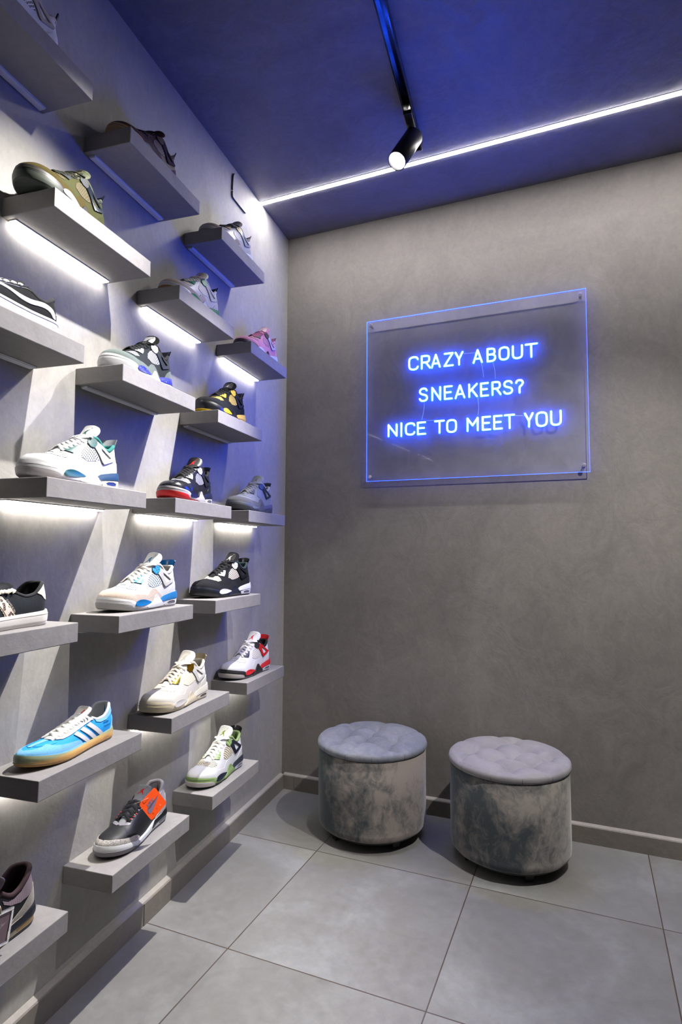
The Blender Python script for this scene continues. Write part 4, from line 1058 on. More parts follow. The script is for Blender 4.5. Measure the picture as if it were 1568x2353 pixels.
htc('K', 0.028, 0.14, 'glossy black leather sneaker with a red toe bumper and grey midsole', BK, upper=leather((0.014, 0.015, 0.02), .25), mud=leather((0.012, 0.013, 0.018), .22), counter=leather((0.016, 0.018, 0.03), .25), eye=eyelet((0.42, 0.41, 0.43)), net=netting((0.25, 0.25, 0.27), (0.01, 0.01, 0.01)), tongue=leather((0.03, 0.03, 0.03)), tpatch=leather((0.02, 0.02, 0.02)), emblem=plastic(RD),
    lace=cloth(BK), mid=rubber((0.42, 0.40, 0.42)), ins=rubber((0.01, 0.012, 0.05), .25), hb=leather((0.012, 0.013, 0.02)), lh=rubber((0.6, 0.58, 0.6)), bump=rubber((0.72, 0.01, 0.012)), outsole=rubber((0.5, 0.01, 0.01)), lining=cloth(BK), sup=plastic(BK), stay=leather((0.15, 0.15, 0.17)))
htc('L', 0.04, -0.03, 'all-grey suede sneaker with dark blue-grey lace wings, beside the room corner', (0.30, 0.32, 0.35), mud=suede((0.17, 0.17, 0.19)), upper=suede((0.30, 0.32, 0.35)), counter=suede((0.30, 0.32, 0.35)), eye=eyelet((0.04, 0.06, 0.09)), sup=plastic((0.03, 0.045, 0.07)), emblem=plastic((0.2, 0.2, 0.2)),
    mid=rubber((0.10, 0.11, 0.13)), ins=rubber((0.17, 0.20, 0.24), .25), hb=rubber((0.13, 0.13, 0.16)), lh=rubber((0.10, 0.11, 0.14)), bump=rubber((0.045, 0.047, 0.05)), outsole=rubber((0.04, 0.04, 0.045)), lace=cloth((0.34, 0.36, 0.38)), net=netting((0.28, 0.30, 0.34), (0.12, 0.13, 0.15)), tab=plastic((0.03, 0.04, 0.05)), lining=cloth(LG))
htc('N', 0.022, -0.03, 'white sneaker with bright blue lace wings and a beige suede toe guard', (0.74, 0.74, 0.72), mud=suede((0.56, 0.46, 0.38)), eye=eyelet((0.01, 0.24, 0.55)), ins=rubber((0.005, 0.15, 0.42), .3), hb=rubber((0.01, 0.17, 0.45)), tab=plastic((0.005, 0.14, 0.42)), emblem=plastic((0.01, 0.20, 0.42)),
    mid=rubber(WH), lh=rubber(WH), sup=plastic((0.58, 0.57, 0.55)), bump=rubber((0.44, 0.43, 0.41)), outsole=rubber((0.40, 0.39, 0.37)), net=netting((0.72, 0.76, 0.80), (0.015, 0.05, 0.09)), lace=cloth((0.70, 0.67, 0.62)), lining=cloth((0.66, 0.64, 0.60)), groove=rubber((0.5, .5, .5)))
htc('O', 0.026, -0.15, 'black nubuck sneaker with white insert, heel block and lace wings', BK, upper=suede((0.018, 0.018, 0.021)), mud=suede((0.022, 0.022, 0.026)), counter=suede((0.018, 0.018, 0.021)), eye=eyelet(WH), ins=rubber((0.7, 0.68, 0.66), .3), hb=rubber((0.66, 0.66, 0.74)), lh=rubber((0.68, 0.68, 0.75)), emblem=plastic(WH),
    net=netting((0.66, 0.60, 0.50), (0.012, 0.012, 0.012)), lace=cloth(BK), mid=rubber(NV, .35), bump=rubber((0.02, 0.02, 0.022), .3), outsole=rubber(BK), lining=cloth((0.03, 0.05, 0.06)), tongue=suede((0.02, 0.02, 0.023)), tpatch=leather((0.03, 0.03, 0.03)), sup=plastic((0.008, 0.009, 0.012)), stay=suede((0.018, 0.018, 0.021)))
htc('P', 0.068, -0.10, 'white sneaker with red insert and black midsole, in the room corner', (0.74, 0.73, 0.76), eye=eyelet(BK), ins=rubber(RD), hb=rubber((0.6, 0.02, 0.03)), sup=plastic(RD), tab=plastic(RD), emblem=plastic(RD), mid=rubber(BK), bump=rubber((0.6, 0.55, 0.53)), outsole=rubber(MG), lh=rubber((0.68, 0.66, 0.7)),
    lining=cloth(BK), net=netting((0.66, 0.64, 0.62), (0.3, 0.28, 0.24)), lace=cloth((0.70, 0.67, 0.70)), groove=rubber(DG))
htc('Q', 0.072, -0.025, 'cream white sneaker with shiny gold lace wings', (0.72, 0.69, 0.62), eye=metal(GD, .18), mid=rubber((0.66, 0.58, 0.42)), bump=rubber((0.55, 0.48, 0.34)), outsole=rubber((0.52, 0.44, 0.30)), hb=rubber((0.66, 0.63, 0.54)), lh=rubber((0.70, 0.65, 0.52)), ins=rubber((0.55, 0.53, 0.50), .3), tab=plastic((0.55, 0.45, 0.27)),
    sup=plastic((0.62, 0.60, 0.56)), net=netting((0.70, 0.66, 0.56), (0.48, 0.42, 0.28)), lace=cloth((0.74, 0.66, 0.55)), lining=cloth((0.72, 0.66, 0.56)), emblem=plastic((0.55, 0.53, 0.48)), air=plastic((0.06, 0.06, 0.05)))
htc('S', 0.048, -0.04, 'white sneaker with sage green midsole and lace wings, on the lowest row', WH, mid=rubber(SG), eye=eyelet(SG), ins=rubber((0.02, 0.025, 0.045), .2), hb=rubber((0.03, 0.035, 0.05)), sup=plastic((0.012, 0.015, 0.03)), tab=plastic(BK), emblem=plastic((0.16, 0.26, 0.04)), bump=rubber((0.60, 0.55, 0.53)), outsole=rubber(DG), lh=rubber((0.60, 0.60, 0.72)),
    lining=cloth((0.30, 0.42, 0.17)), net=netting((0.70, 0.64, 0.48), (0.015, 0.015, 0.015)), lace=cloth((0.76, 0.74, 0.68)), tpatch=leather((0.66, 0.66, 0.60)), groove=rubber((0.05, 0.09, 0.03)))

# ---------------------------------------------------------------- other shoes
def base_shoe(pre, L, c, collar_x, tongue, collar_r=0.0045, insole_z=0.03, rim_mat='lining'):
    t = thing('sneaker', c['label'], 'sneaker', c['loc'], c['rz'], 'sneakers on the wall shelves'); t.scale = (c.get('scale', 1.035),) * 3
    P = lambda key, fn, name, mat: place(pre + key, fn, name, mat, t)
    P('outsole', lambda: G_sole(L, 0.0, lambda x: 0.0045, 0.0006, 2), 'outsole', c['outsole'])
    P('mid', lambda: G_sole(L, 0.0040, lambda x: max(0.01, lerp_tab(L.MZ, x)), 0.0, 8), 'midsole', c['mid'])
    P('upper', lambda: G_upper(L, 0.0), 'upper', c['upper'])
    P('lining', lambda: G_upper(L, -0.0050, 0.0, collar_x + 0.012, 30, 12, True, 0.1, 1.0), 'lining', c['lining'])
    P('rim', lambda: G_rim(L, collar_x, collar_r), 'padded_collar', c[rim_mat])
    P('insole', lambda: G_insole(L, 0.14, insole_z), 'insole', c['lining'])
    P('tongue', lambda: G_tongue(tongue), 'tongue', c['tongue'])
    return t, P
# basketball shoe with a rounded padded collar and a cracked-pattern toe guard
BH = Last(0.285, mm([(0, 32), (40, 36), (90, 35), (130, 38), (170, 43), (205, 47), (240, 47), (285, 44)]),
          mm([(0, 110), (14, 109), (30, 99), (50, 86), (68, 82), (84, 88), (98, 99), (110, 102), (130, 94), (160, 82), (190, 71), (215, 63), (240, 56), (262, 50), (285, 43)]),
          mm([(0, 36), (40, 34), (90, 30), (110, 26), (150, 19), (200, 19), (215, 23), (240, 26), (285, 29)]),
          mf([(0, .80), (70, .80), (97, .74), (112, .62), (130, .50), (160, .42), (190, .30), (203, .18), (213, 0), (285, 0)]),
          mf([(0, 0), (100, 0), (150, .45), (190, .8), (215, 1), (285, 1)]), lean=0.006)
BH_T = Tongue([(212, 60), (186, 71), (158, 82), (132, 93), (112, 103), (99, 113), (91, 122), (87, 127)],
              [(0, 13), (.2, 18), (.4, 21), (.6, 24), (.75, 26), (.86, 26), (.93, 23), (.97, 18), (1, 8)], 0.0080, 8.0)
def bball(k, off, yaw, c):
    c.update(pose(k, off, yaw)); L = BH
    t, P = base_shoe('bh_', L, c, 0.098, BH_T, 0.0055); P2 = both(t, 'bh_')
    P('ankle', lambda: surf_panel('', L, [[(0, 70), (0, 104), (14, 103), (30, 94), (50, 80), (68, 75), (84, 77), (98, 86), (96, 78), (80, 68), (55, 62), (30, 66)]], 0.0012), 'ankle_panel', c['ankle'])
    P('toe', lambda: surf_panel('', L, [[(285, 26), (285, 36), (276, 41), (262, 42), (240, 39), (222, 37), (206, 36), (194, 33), (184, 27), (180, 19), (200, 17), (240, 24)]], 0.0016), 'toe_guard', c['pat'])
    P('heelp', lambda: surf_panel('', L, [[(0, 46), (0, 76), (14, 78), (30, 66), (52, 50), (84, 34), (92, 28), (60, 30), (30, 40)]], 0.0024), 'heel_panel', c['pat'])
    P('hc', lambda: surf_panel('', L, [[(0, 34), (0, 45), (30, 40), (60, 29), (76, 30), (90, 24), (60, 26), (30, 32)]], 0.0030), 'heel_counter', c['hc'])
    P('hb', lambda: surf_panel('', L, [[(0, 22), (0, 37), (30, 35.5), (64, 32), (92, 29), (112, 15), (104, 12), (86, 18), (40, 21)]], 0.0018, surf='sole'), 'heel_block', c['hc'])
    P2('air', lambda sd: surf_panel('', L, sides=(sd,), polys= [[(22, 10), (24, 18), (50, 17.5), (70, 15), (66, 10)]], off=0.0006, surf='sole'), 'air_window', c['air'])
    P2('ins', lambda sd: surf_panel('', L, sides=(sd,), polys= [[(196, 9), (190, 16), (170, 17), (140, 18), (120, 22), (108, 22), (118, 12), (136, 8), (170, 7)]], off=0.0016, surf='sole'), 'sidewall_insert', c['ins'])
    P('bump', lambda: surf_panel('', L, [[(200, 3), (204, 9), (220, 13), (250, 14), (285, 14.5), (285, 3)]], 0.0014, surf='sole'), 'toe_bumper', c['bump'])
    P('vamp', lambda: surf_panel('', L, [[(197, .70), (199, .84), (203, .95), (208, 1.0), (214, 1.0), (217, .95), (212, .82), (205, .72)]], 0.0007, dom='xv', rim=.0008), 'vamp_insert', c['vamp'])
    P2('stay', lambda sd: surf_panel('', L, sides=(sd,), polys= [[(196, .99), (197, .84), (180, .76), (164, .74), (162, .84), (160, .99)]], off=0.0018, dom='xv'), 'lace_stay', c['stay'])
    P2('qp', lambda sd: surf_panel('', L, sides=(sd,), polys= [[(154, .99), (156, .80), (144, .72), (126, .74), (120, .86), (120, .99)]], off=0.0014, dom='xv'), 'quarter_panel', c['vamp'])
    ey = [L.upper(L.t_of(x / 1000), v, sd, 0.0030) for sd in (1, -1) for x, v in ((190, .87), (179, .83), (168, .82))]
    def eyes():
        bm = bmesh.new()
        for e in ey: bmesh.ops.create_uvsphere(bm, u_segments=12, v_segments=6, radius=0.0030, matrix=Matrix.Translation(e) @ Matrix.Diagonal((1, 1, 0.6, 1)))
        bm.verts.ensure_lookup_table(); r = ([v.co.copy() for v in bm.verts], [tuple(v.index for v in f.verts) for f in bm.faces]); bm.free(); return r
    P('eyes', eyes, 'eyelets', c['eyes'])
    P('fig', lambda: G_decal(BH_T, [fig_on(.60, .88, -.50, .50)]), 'emblem', c['emblem'])
    P('laces', lambda: G_laces(L, [0.194, 0.178, 0.161, 0.145], lambda x: lerp_tab(L.H, x) + 0.0085, 0.0040, 0.0013, 0.90, 0.012), 'laces', c['lace'])
    return t
crack = crackle('cracked_leather', (0.36, 0.34, 0.32), (0.13, 0.12, 0.115), 170)
bball('T', 0.034, 0.075, dict(scale=0.99, label='black leather sneaker with grey cracked-pattern toe guard, under the orange tag', upper=leather((0.012, 0.013, 0.016), .5), ankle=leather((0.36, 0.34, 0.38), .5),
      lining=cloth((0.40, 0.37, 0.40)), tongue=leather((0.25, 0.26, 0.28), .5), pat=crack, hc=leather((0.012, 0.012, 0.016), .3), mid=rubber((0.74, 0.75, 0.77), .35), ins=rubber((0.62, 0.64, 0.67), .35), bump=rubber((0.21, 0.20, 0.22)), outsole=rubber((0.09, 0.085, 0.09)),
      air=AIRM, vamp=leather((0.25, 0.24, 0.27)), stay=leather((0.13, 0.13, 0.14)), eyes=plastic((0.55, 0.03, 0.02)), emblem=plastic(RD), lace=cloth((0.010, 0.011, 0.014))))
shag = suede((0.30, 0.27, 0.23))
bball('U', 0.040, 0.02, dict(label='black leather sneaker with mauve lining and grey suede heel patch, at bottom left', upper=leather((0.010, 0.010, 0.012), .45), ankle=grid_mat('perforated', (0.17, 0.13, 0.15), (0.03, 0.02, 0.025), 0.0045, 0.14), lining=cloth((0.05, 0.028, 0.032)),
      tongue=leather((0.15, 0.115, 0.13)), pat=shag, hc=leather((0.016, 0.018, 0.026), .35), mid=rubber((0.66, 0.56, 0.38), .3), ins=rubber((0.62, 0.52, 0.35)), bump=rubber((0.2, 0.18, 0.18)), outsole=rubber((0.05, 0.045, 0.05)), air=plastic((0.36, 0.20, 0.05)),
      vamp=leather((0.17, 0.13, 0.15)), stay=leather((0.02, 0.02, 0.022)), eyes=metal((0.7, 0.6, 0.45)), emblem=plastic((0.08, 0.06, 0.07)), lace=cloth((0.30, 0.26, 0.27))))

# low indoor shoe with three stripes on a gum sole
LO = Last(0.288, mm([(0, 30), (40, 34), (90, 33), (130, 36), (170, 41), (205, 44.5), (240, 44), (288, 42)]),
          mm([(0, 84), (12, 83), (26, 74), (48, 60), (70, 59), (88, 66), (102, 71), (125, 67), (155, 60), (185, 53), (210, 48), (235, 45), (262, 40), (288, 34)]),
          mm([(0, 28), (40, 25), (90, 21), (150, 20), (220, 22), (288, 25)]),
          mf([(0, .80), (70, .80), (92, .72), (104, .58), (125, .46), (160, .38), (190, .30), (205, .20), (216, 0), (288, 0)]),
          mf([(0, 0), (90, 0), (150, .5), (190, .85), (215, 1), (288, 1)]), lean=0.005, xt=0.185, pt=2.5, spring=0.012, bend=0.012)
LO_T = Tongue([(216, 49), (190, 56), (160, 64), (130, 72), (110, 78), (98, 85), (91, 91), (88, 95)],
              [(0, 13), (.2, 17), (.4, 19), (.6, 21), (.75, 23), (.87, 22), (.95, 17), (1, 7)], 0.0060, 7.0)
def stripe(x0, x1, w): return [(x0, 70), (x0 - w, 70), (x1 - w, 16), (x1, 16)]
SKY = (0.19, 0.50, 0.82); MID = (0.005, 0.26, 0.66)
def gum():
    m, nt, bs = nm('gum_rubber'); tc = N(nt, 'ShaderNodeTexCoord'); sp = N(nt, 'ShaderNodeSeparateXYZ'); nt.links.new(tc.outputs['Object'], sp.inputs[0])
    f = mathn(nt, 'ADD', mathn(nt, 'MULTIPLY', sp.outputs[2], 36.0), mathn(nt, 'MULTIPLY', noise_n(nt, tc.outputs['Object'], 14, 3), 0.28))
    nt.links.new(ramp(nt, f, [(0.30, (0.62, 0.32, 0.08)), (0.72, (0.58, 0.36, 0.12)), (0.98, (0.26, 0.30, 0.18))]), bs.inputs['Base Color'])
    bs.inputs['Roughness'].default_value = 0.3; bs.inputs['Subsurface Weight'].default_value = 0.15; bs.inputs['Subsurface Radius'].default_value = (0.01, 0.005, 0.002); return m
GUMM = gum()
def gum_shoe():
    c = dict(label='sky blue low sneaker with three white stripes on a gum sole', upper=simple('smooth_suede', MID, .8, nscale=500, bmp=.3, vary=.08), lining=cloth((0.72, 0.74, 0.75)), tongue=leather((0.72, 0.70, 0.66), .6), outsole=rubber((0.55, 0.32, 0.10), .35), mid=GUMM, scale=1.03)
    c.update(pose('R', 0.042, 0.062)); L = LO
    t, P = base_shoe('lo_', L, c, 0.094, LO_T, 0.0042, 0.028); P2 = both(t, 'lo_')
    ss = suede(SKY)
    P('toe', lambda: surf_panel('', L, [[(288, 16), (288, 30), (276, 34), (262, 37), (248, 40), (236, 43), (228, 40), (214, 38), (190, 37), (166, 35), (150, 32), (138, 18), (200, 16)]], 0.0013), 'toe_overlay', ss)
    P('bar', lambda: surf_panel('', L, [[(206, .90), (212, .95), (216, 1.0), (266, 1.0), (264, .93), (240, .93), (222, .92)]], 0.0016, dom='xv', rim=.001), 'toe_bar', ss)
    P2('perf', lambda sd: surf_panel('', L, sides=(sd,), polys= [[(214, .62), (216, .84), (224, .91), (248, .92), (262, .88), (256, .74), (236, .62)]], off=0.0012, dom='xv', rim=.0012), 'perforated_patch', grid_mat('perforated_blue', MID, (0.0, 0.04, 0.16), 0.0062, 0.10, 0.5))
    P('foxing', lambda: surf_panel('', L, [[(288, 18), (288, 25), (262, 25), (220, 23.5), (160, 23), (120, 22), (120, 16), (220, 16)]], 0.0022), 'foxing', simple('light_blue_trim', (0.22, 0.56, 0.86), .6))
    for i, (a, b) in enumerate(((165, 122), (140, 94), (115, 66))):
        P2('st%d' % i, lambda sd, a=a, b=b: surf_panel('', L, sides=(sd,), polys= [[(a + 1, 48 + i * 4), (a - 12, 52 + i * 4), (b - 14, 17), (b + 1, 17)]], off=0.0024, step=.0035), 'stripe', leather((0.74, 0.73, 0.73), .45))
    P2('stay', lambda sd: surf_panel('', L, sides=(sd,), polys= [[(206, .90), (214, 1.0), (200, 1.0), (150, 1.0), (104, 1.0), (93, .98), (90, .74), (104, .60), (140, .60), (172, .62), (198, .68), (208, .80)]], off=0.0022, dom='xv'), 'lace_stay', suede((0.68, 0.66, 0.66)))
    P('collar', lambda: surf_panel('', L, [[(0, 72), (0, 84), (12, 83), (26, 74), (48, 60), (70, 59), (84, 64), (82, 56), (66, 51), (44, 52), (22, 64)]], 0.0016), 'collar_panel', leather((0.26, 0.56, 0.80), .5))
    P('heel', lambda: surf_panel('', L, [[(0, 26), (0, 56), (10, 52), (20, 40), (32, 26)]], 0.0018), 'heel_patch', ss)
    P('line', lambda: surf_panel('', L, [[(0, 5.5), (0, 7.5), (144, 7.5), (288, 7.5), (288, 5.5), (144, 5.5)]], 0.0012, surf='sole', rim=.0008), 'sole_ridge', rubber((0.62, 0.40, 0.16), .3))
    P('mark', lambda: G_decal(LO_T, [[(.60, .30), (.74, .42), (.74, .26), (.60, .14)]]), 'tongue_mark', plastic((0.62, 0.06, 0.01)))
    for i, a in enumerate((.80, .86, .92)):
        P('tl%d' % i, lambda a=a: G_decal(LO_T, [[(a, -.35), (a, .55), (a + .014, .55), (a + .014, -.35)]]), 'tongue_line', plastic((0.42, 0.40, 0.38)))
    P('laces', lambda: G_laces(L, [0.205, 0.188, 0.170, 0.152, 0.134, 0.116], lambda x: lerp_tab(L.H, x) + 0.0080, 0.0036, 0.0015, 0.93, 0.010, True), 'laces', cloth((0.76, 0.75, 0.70)))
    text_mesh('heel_print', 'adidas', 0.0085, t, plastic((0.005, 0.03, 0.12)), lambda x, y: L.upper(L.t_of(0.062 - x - 0.004), L.up_dom(0.062 - x, 0.044 + y * 1.0)[1], 1, 0.0009))
    text_mesh('heel_print', 'ORIGINALS', 0.0055, t, plastic((0.005, 0.03, 0.12)), lambda x, y: L.upper(L.t_of(0.062 - x - 0.004), L.up_dom(0.062 - x, 0.036 + y * 1.0)[1], 1, 0.0009))
    text_mesh('sole_print', 'adidas', 0.0085, t, rubber((0.66, 0.42, 0.20), .3), lambda x, y: L.sole(L.t_of(0.060 - x), 0.0125 + y, 1, 0.0013))
def text_mesh(name, body, size, parent, mat, fn, bold=0.0, shear=0.0, origin=(0, 0), spacing=1.0):
    """letters of a flat text, each laid on a surface by fn(x, y) -> point"""
    cu = bpy.data.curves.new('text', 'FONT'); cu.body = body; cu.size = size; cu.offset = bold; cu.shear = shear; cu.space_character = spacing
    cu.resolution_u = 3
    o = bpy.data.objects.new('text', cu); C.objects.link(o)
    bpy.context.view_layer.update()
    me = bpy.data.meshes.new_from_object(o.evaluated_get(bpy.context.evaluated_depsgraph_get()))
    C.objects.unlink(o); bpy.data.objects.remove(o)
    bm = bmesh.new(); bm.from_mesh(me)
    bmesh.ops.triangulate(bm, faces=bm.faces[:])
    for v in bm.verts: v.co = fn(v.co.x, v.co.y)
    bm.to_mesh(me); bm.free(); me.materials.clear(); me.materials.append(mat); me.name = name
    return link(bpy.data.objects.new(name, me), parent)
gum_shoe()

# low suede shoe with a thick cream sole, leopard stripes
CA = Last(0.288, mm([(0, 32), (40, 36), (90, 35), (130, 38), (170, 43), (205, 46), (240, 44), (288, 38)]),
          mm([(0, 92), (12, 91), (26, 82), (46, 68), (66, 65), (84, 70), (100, 77), (125, 75), (155, 68), (185, 61), (210, 56), (240, 50), (265, 44), (288, 36)]),
          mm([(0, 33), (90, 29), (150, 28), (220, 28), (288, 30)]),
          mf([(0, .80), (70, .80), (92, .72), (104, .58), (125, .46), (160, .38), (190, .30), (205, .20), (216, 0), (288, 0)]),
          mf([(0, 0), (90, 0), (150, .5), (190, .85), (215, 1), (288, 1)]), lean=0.005, sole_e=0.0045, spring=0.008)
CA_T = Tongue([(216, 57), (190, 65), (160, 73), (130, 81), (114, 83), (103, 87), (97, 91), (94, 94)], [(0, 13), (.2, 17), (.4, 19), (.6, 21), (.75, 22), (.87, 21), (.95, 16), (1, 7)], 0.0090, 7.0)
def leopard():
    m, nt, bs = nm('leopard_suede'); co = coords(nt, 'Object')
    v = N(nt, 'ShaderNodeTexVoronoi'); v.inputs['Scale'].default_value = 130; nt.links.new(co, v.inputs['Vector'])
    f = mathn(nt, 'ADD', v.outputs['Distance'], mathn(nt, 'MULTIPLY', noise_n(nt, co, 220, 2), 0.30))
    nt.links.new(ramp(nt, f, [(0.34, (0.20, 0.12, 0.09)), (0.38, (0.02, 0.014, 0.012)), (0.56, (0.02, 0.014, 0.012)), (0.62, (0.52, 0.43, 0.37))]), bs.inputs['Base Color'])
    bs.inputs['Roughness'].default_value = 0.9; return m
def zigzag(q):
    (ax, az), (bx, bz), (cx, cz), (dx, dz) = q; out = []; n = 14
    for k in range(n + 1):
        u = k / n; out.append((bx + (cx - bx) * u - (1.6 if k % 2 else 0), bz + (cz - bz) * u))
    for k in range(n + 1):
        u = k / n; out.append((dx + (ax - dx) * u + (1.6 if k % 2 else 0), dz + (az - dz) * u))
    return out
def suede_low():
    c = dict(label='black suede low sneaker with leopard stripes and a thick cream sole', upper=suede((0.022, 0.026, 0.030)), lining=cloth((0.03, 0.03, 0.032)), tongue=suede((0.03, 0.032, 0.036)), outsole=rubber((0.70, 0.67, 0.60)), mid=rubber((0.74, 0.71, 0.64)))
    c.update(pose('M', 0.040, 0.0)); L = CA
    t, P = base_shoe('ca_', L, c, 0.094, CA_T, 0.0042, 0.036); P2 = both(t, 'ca_')
    lp = leopard(); edge = cloth((0.60, 0.53, 0.40))
    for i, (a, b) in enumerate(((222, 244), (177, 199), (132, 154))):
        P2('se%d' % i, lambda sd, a=a, b=b: surf_panel('', L, sides=(sd,), polys= [zigzag([(b + 1, 68), (b - 25, 69), (a - 29, 27), (a - 3, 27)])], off=0.0012, step=.003), 'stripe_edge', edge)
        P2('st%d' % i, lambda sd, a=a, b=b: surf_panel('', L, sides=(sd,), polys= [[(b - 1, 67), (b - 22, 68), (a - 26, 27), (a - 6, 27)]], off=0.0022, step=.0035), 'stripe', lp)
    P('tab', lambda: surf_panel('', L, [[(0, 58), (0, 92), (12, 91), (23, 84), (35, 76), (40, 71), (30, 66), (22, 57), (10, 54)]], 0.0016), 'heel_tab', leather((0.66, 0.58, 0.50)))
    P2('stay', lambda sd: surf_panel('', L, sides=(sd,), polys= [[(206, .90), (212, 1.0), (150, 1.0), (104, 1.0), (94, .98), (92, .82), (112, .74), (140, .75), (170, .77), (194, .80)]], off=0.0016, dom='xv'), 'lace_stay', suede((0.024, 0.028, 0.033)))
    text_mesh('side_print', 'CAMPUS 00s', 0.0058, t, plastic((0.62, 0.56, 0.46)), lambda x, y: L.upper(*L.up_dom(0.121 - x * 0.50 - y * 0.86, 0.061 - x * 0.86 + y * 0.5), 1, 0.0012))
    P('line', lambda: surf_panel('', L, [[(0, 24.6), (0, 25.6), (144, 22.6), (288, 23.6), (288, 22.6), (144, 21.6)]], 0.0006, surf='sole', rim=.0006), 'sole_groove', rubber((0.50, 0.47, 0.40)))
    P('laces', lambda: G_laces(L, [0.203, 0.184, 0.165, 0.146, 0.127, 0.110], lambda x: lerp_tab(L.H, x) + 0.0065, 0.0062, 0.0018, 0.88, 0.010, True), 'laces', cloth((0.70, 0.66, 0.56)))
suede_low()

# canvas and suede skate shoe on a platform sole
SK = Last(0.285, mm([(0, 32), (40, 36), (90, 35), (130, 38), (170, 42), (205, 45), (240, 44), (285, 40)]),
          mm([(0, 98), (12, 97), (26, 88), (46, 77), (66, 78), (84, 86), (98, 92), (125, 88), (155, 80), (185, 72), (210, 66), (240, 60), (265, 54), (285, 46)]),
          mm([(0, 42), (90, 39), (150, 38), (220, 38), (285, 40)]),
          mf([(0, .80), (70, .80), (92, .72), (104, .58), (125, .46), (160, .38), (190, .30), (205, .20), (216, 0), (285, 0)]),
          mf([(0, 0), (90, 0), (150, .5), (190, .85), (215, 1), (285, 1)]), lean=0.004, sole_e=0.004, spring=0.006)
SK_T = Tongue([(216, 67), (190, 75), (160, 84), (130, 93), (114, 96), (104, 100), (99, 103), (96, 106)], [(0, 13), (.2, 17), (.4, 19), (.6, 21), (.75, 22), (.87, 21), (.95, 16), (1, 7)], 0.0080, 7.0)
def skate():
    c = dict(label='black skate shoe with a curved white side stripe and white platform sole', upper=suede((0.020, 0.020, 0.021)), lining=cloth((0.03, 0.03, 0.03)), tongue=cloth((0.02, 0.02, 0.022)), outsole=rubber((0.60, 0.62, 0.68)), mid=rubber((0.72, 0.73, 0.78)))
    c.update(pose('F', 0.030, 0.0)); L = SK
    t, P = base_shoe('sk_', L, c, 0.094, SK_T, 0.0045, 0.05); P2 = both(t, 'sk_')
    P2('jazz', lambda sd: surf_panel('', L, sides=(sd,), polys= [[(26, 58), (36, 68), (52, 72), (74, 68), (94, 64), (124, 64), (150, 68), (170, 70), (186, 62), (168, 62), (150, 60), (126, 54), (96, 53), (74, 57), (54, 59), (40, 55), (32, 46), (22, 46)]], off=0.0020, smooth=2), 'side_stripe', leather((0.72, 0.72, 0.76)))
    P('heel', lambda: surf_panel('', L, [[(0, 40), (0, 62), (12, 60), (24, 52), (32, 40)]], 0.0014), 'heel_counter', suede((0.018, 0.018, 0.02)))
    P2('stay', lambda sd: surf_panel('', L, sides=(sd,), polys= [[(206, .88), (212, 1.0), (150, 1.0), (104, 1.0), (90, .98), (84, .84), (112, .72), (140, .70), (170, .70), (194, .76)]], off=0.0014, dom='xv'), 'lace_stay', suede((0.022, 0.022, 0.023)))
    P2('stitch', lambda sd: surf_panel('', L, sides=(sd,), polys= [[(88, .80), (112, .690), (140, .672), (170, .672), (196, .735), (196, .720), (170, .655), (140, .655), (112, .672), (87, .785)]], off=0.0018, dom='xv', step=.003), 'stitching', cloth((0.55, 0.55, 0.55)))
    P('line', lambda: surf_panel('', L, [[(0, 33.5), (0, 35), (144, 31.5), (285, 33.5), (285, 32), (144, 30)]], 0.0008, surf='sole', rim=.0008), 'sole_line', rubber((0.02, 0.03, 0.10)))
    P('laces', lambda: G_laces(L, [0.200, 0.182, 0.164, 0.146, 0.128, 0.111], lambda x: lerp_tab(L.H, x) + 0.0070, 0.0048, 0.0018, 0.84, 0.006, False), 'laces', cloth((0.74, 0.74, 0.76)))
skate()

# ---------------------------------------------------------------- hang tags
SWOOSH = [(535, 1180), (545, 1250), (575, 1320), (620, 1352), (680, 1335), (735, 1265), (790, 1150), (850, 1000), (905, 850), (945, 700), (970, 600), (915, 715), (860, 800), (790, 900), (740, 1010), (690, 1110), (640, 1175), (590, 1198)]
def card_frac(x, y):
    dx, dy = x - 160, y - 1030
    return (585 * (dx - dy) / 789750.0, (630 * dy + 720 * dx) / 789750.0)
def flat_poly(pts, M, th, name, mat, parent):
    n = len(pts); bm = bmesh.new()
    a = [bm.verts.new(M @ Vector((x, y, th / 2))) for x, y in pts]; b = [bm.verts.new(M @ Vector((x, y, -th / 2))) for x, y in pts]
    bm.faces.new(a); bm.faces.new(b[::-1])
    for i in range(n): bm.faces.new((a[i], b[i], b[(i + 1) % n], a[(i + 1) % n]))
    bmesh.ops.triangulate(bm, faces=[f for f in bm.faces if len(f.verts) > 4])
    return bmobj(name, bm, mat, parent)
def round_rect(w, h, r, n=6):
    out = []
    for cx, cy, a0 in ((w - r, h - r, 0), (r, h - r, 90), (r, r, 180), (w - r, r, 270)):
        for k in range(n + 1):
            a = math.radians(a0 + 90 * k / n); out.append((cx + r * math.cos(a), cy + r * math.sin(a)))
    return out
def card_frame(o, px, py):
    """o: top-left corner, px towards top-right, py towards bottom-left; local x right, y up, z towards the viewer"""
    ex = (px - o).normalized(); ey = -(py - o); ey = (ey - ex * ey.dot(ex)).normalized(); ez = ex.cross(ey)
    return Matrix((ex, ey, ez)).transposed(), (px - o).length, (py - o).length
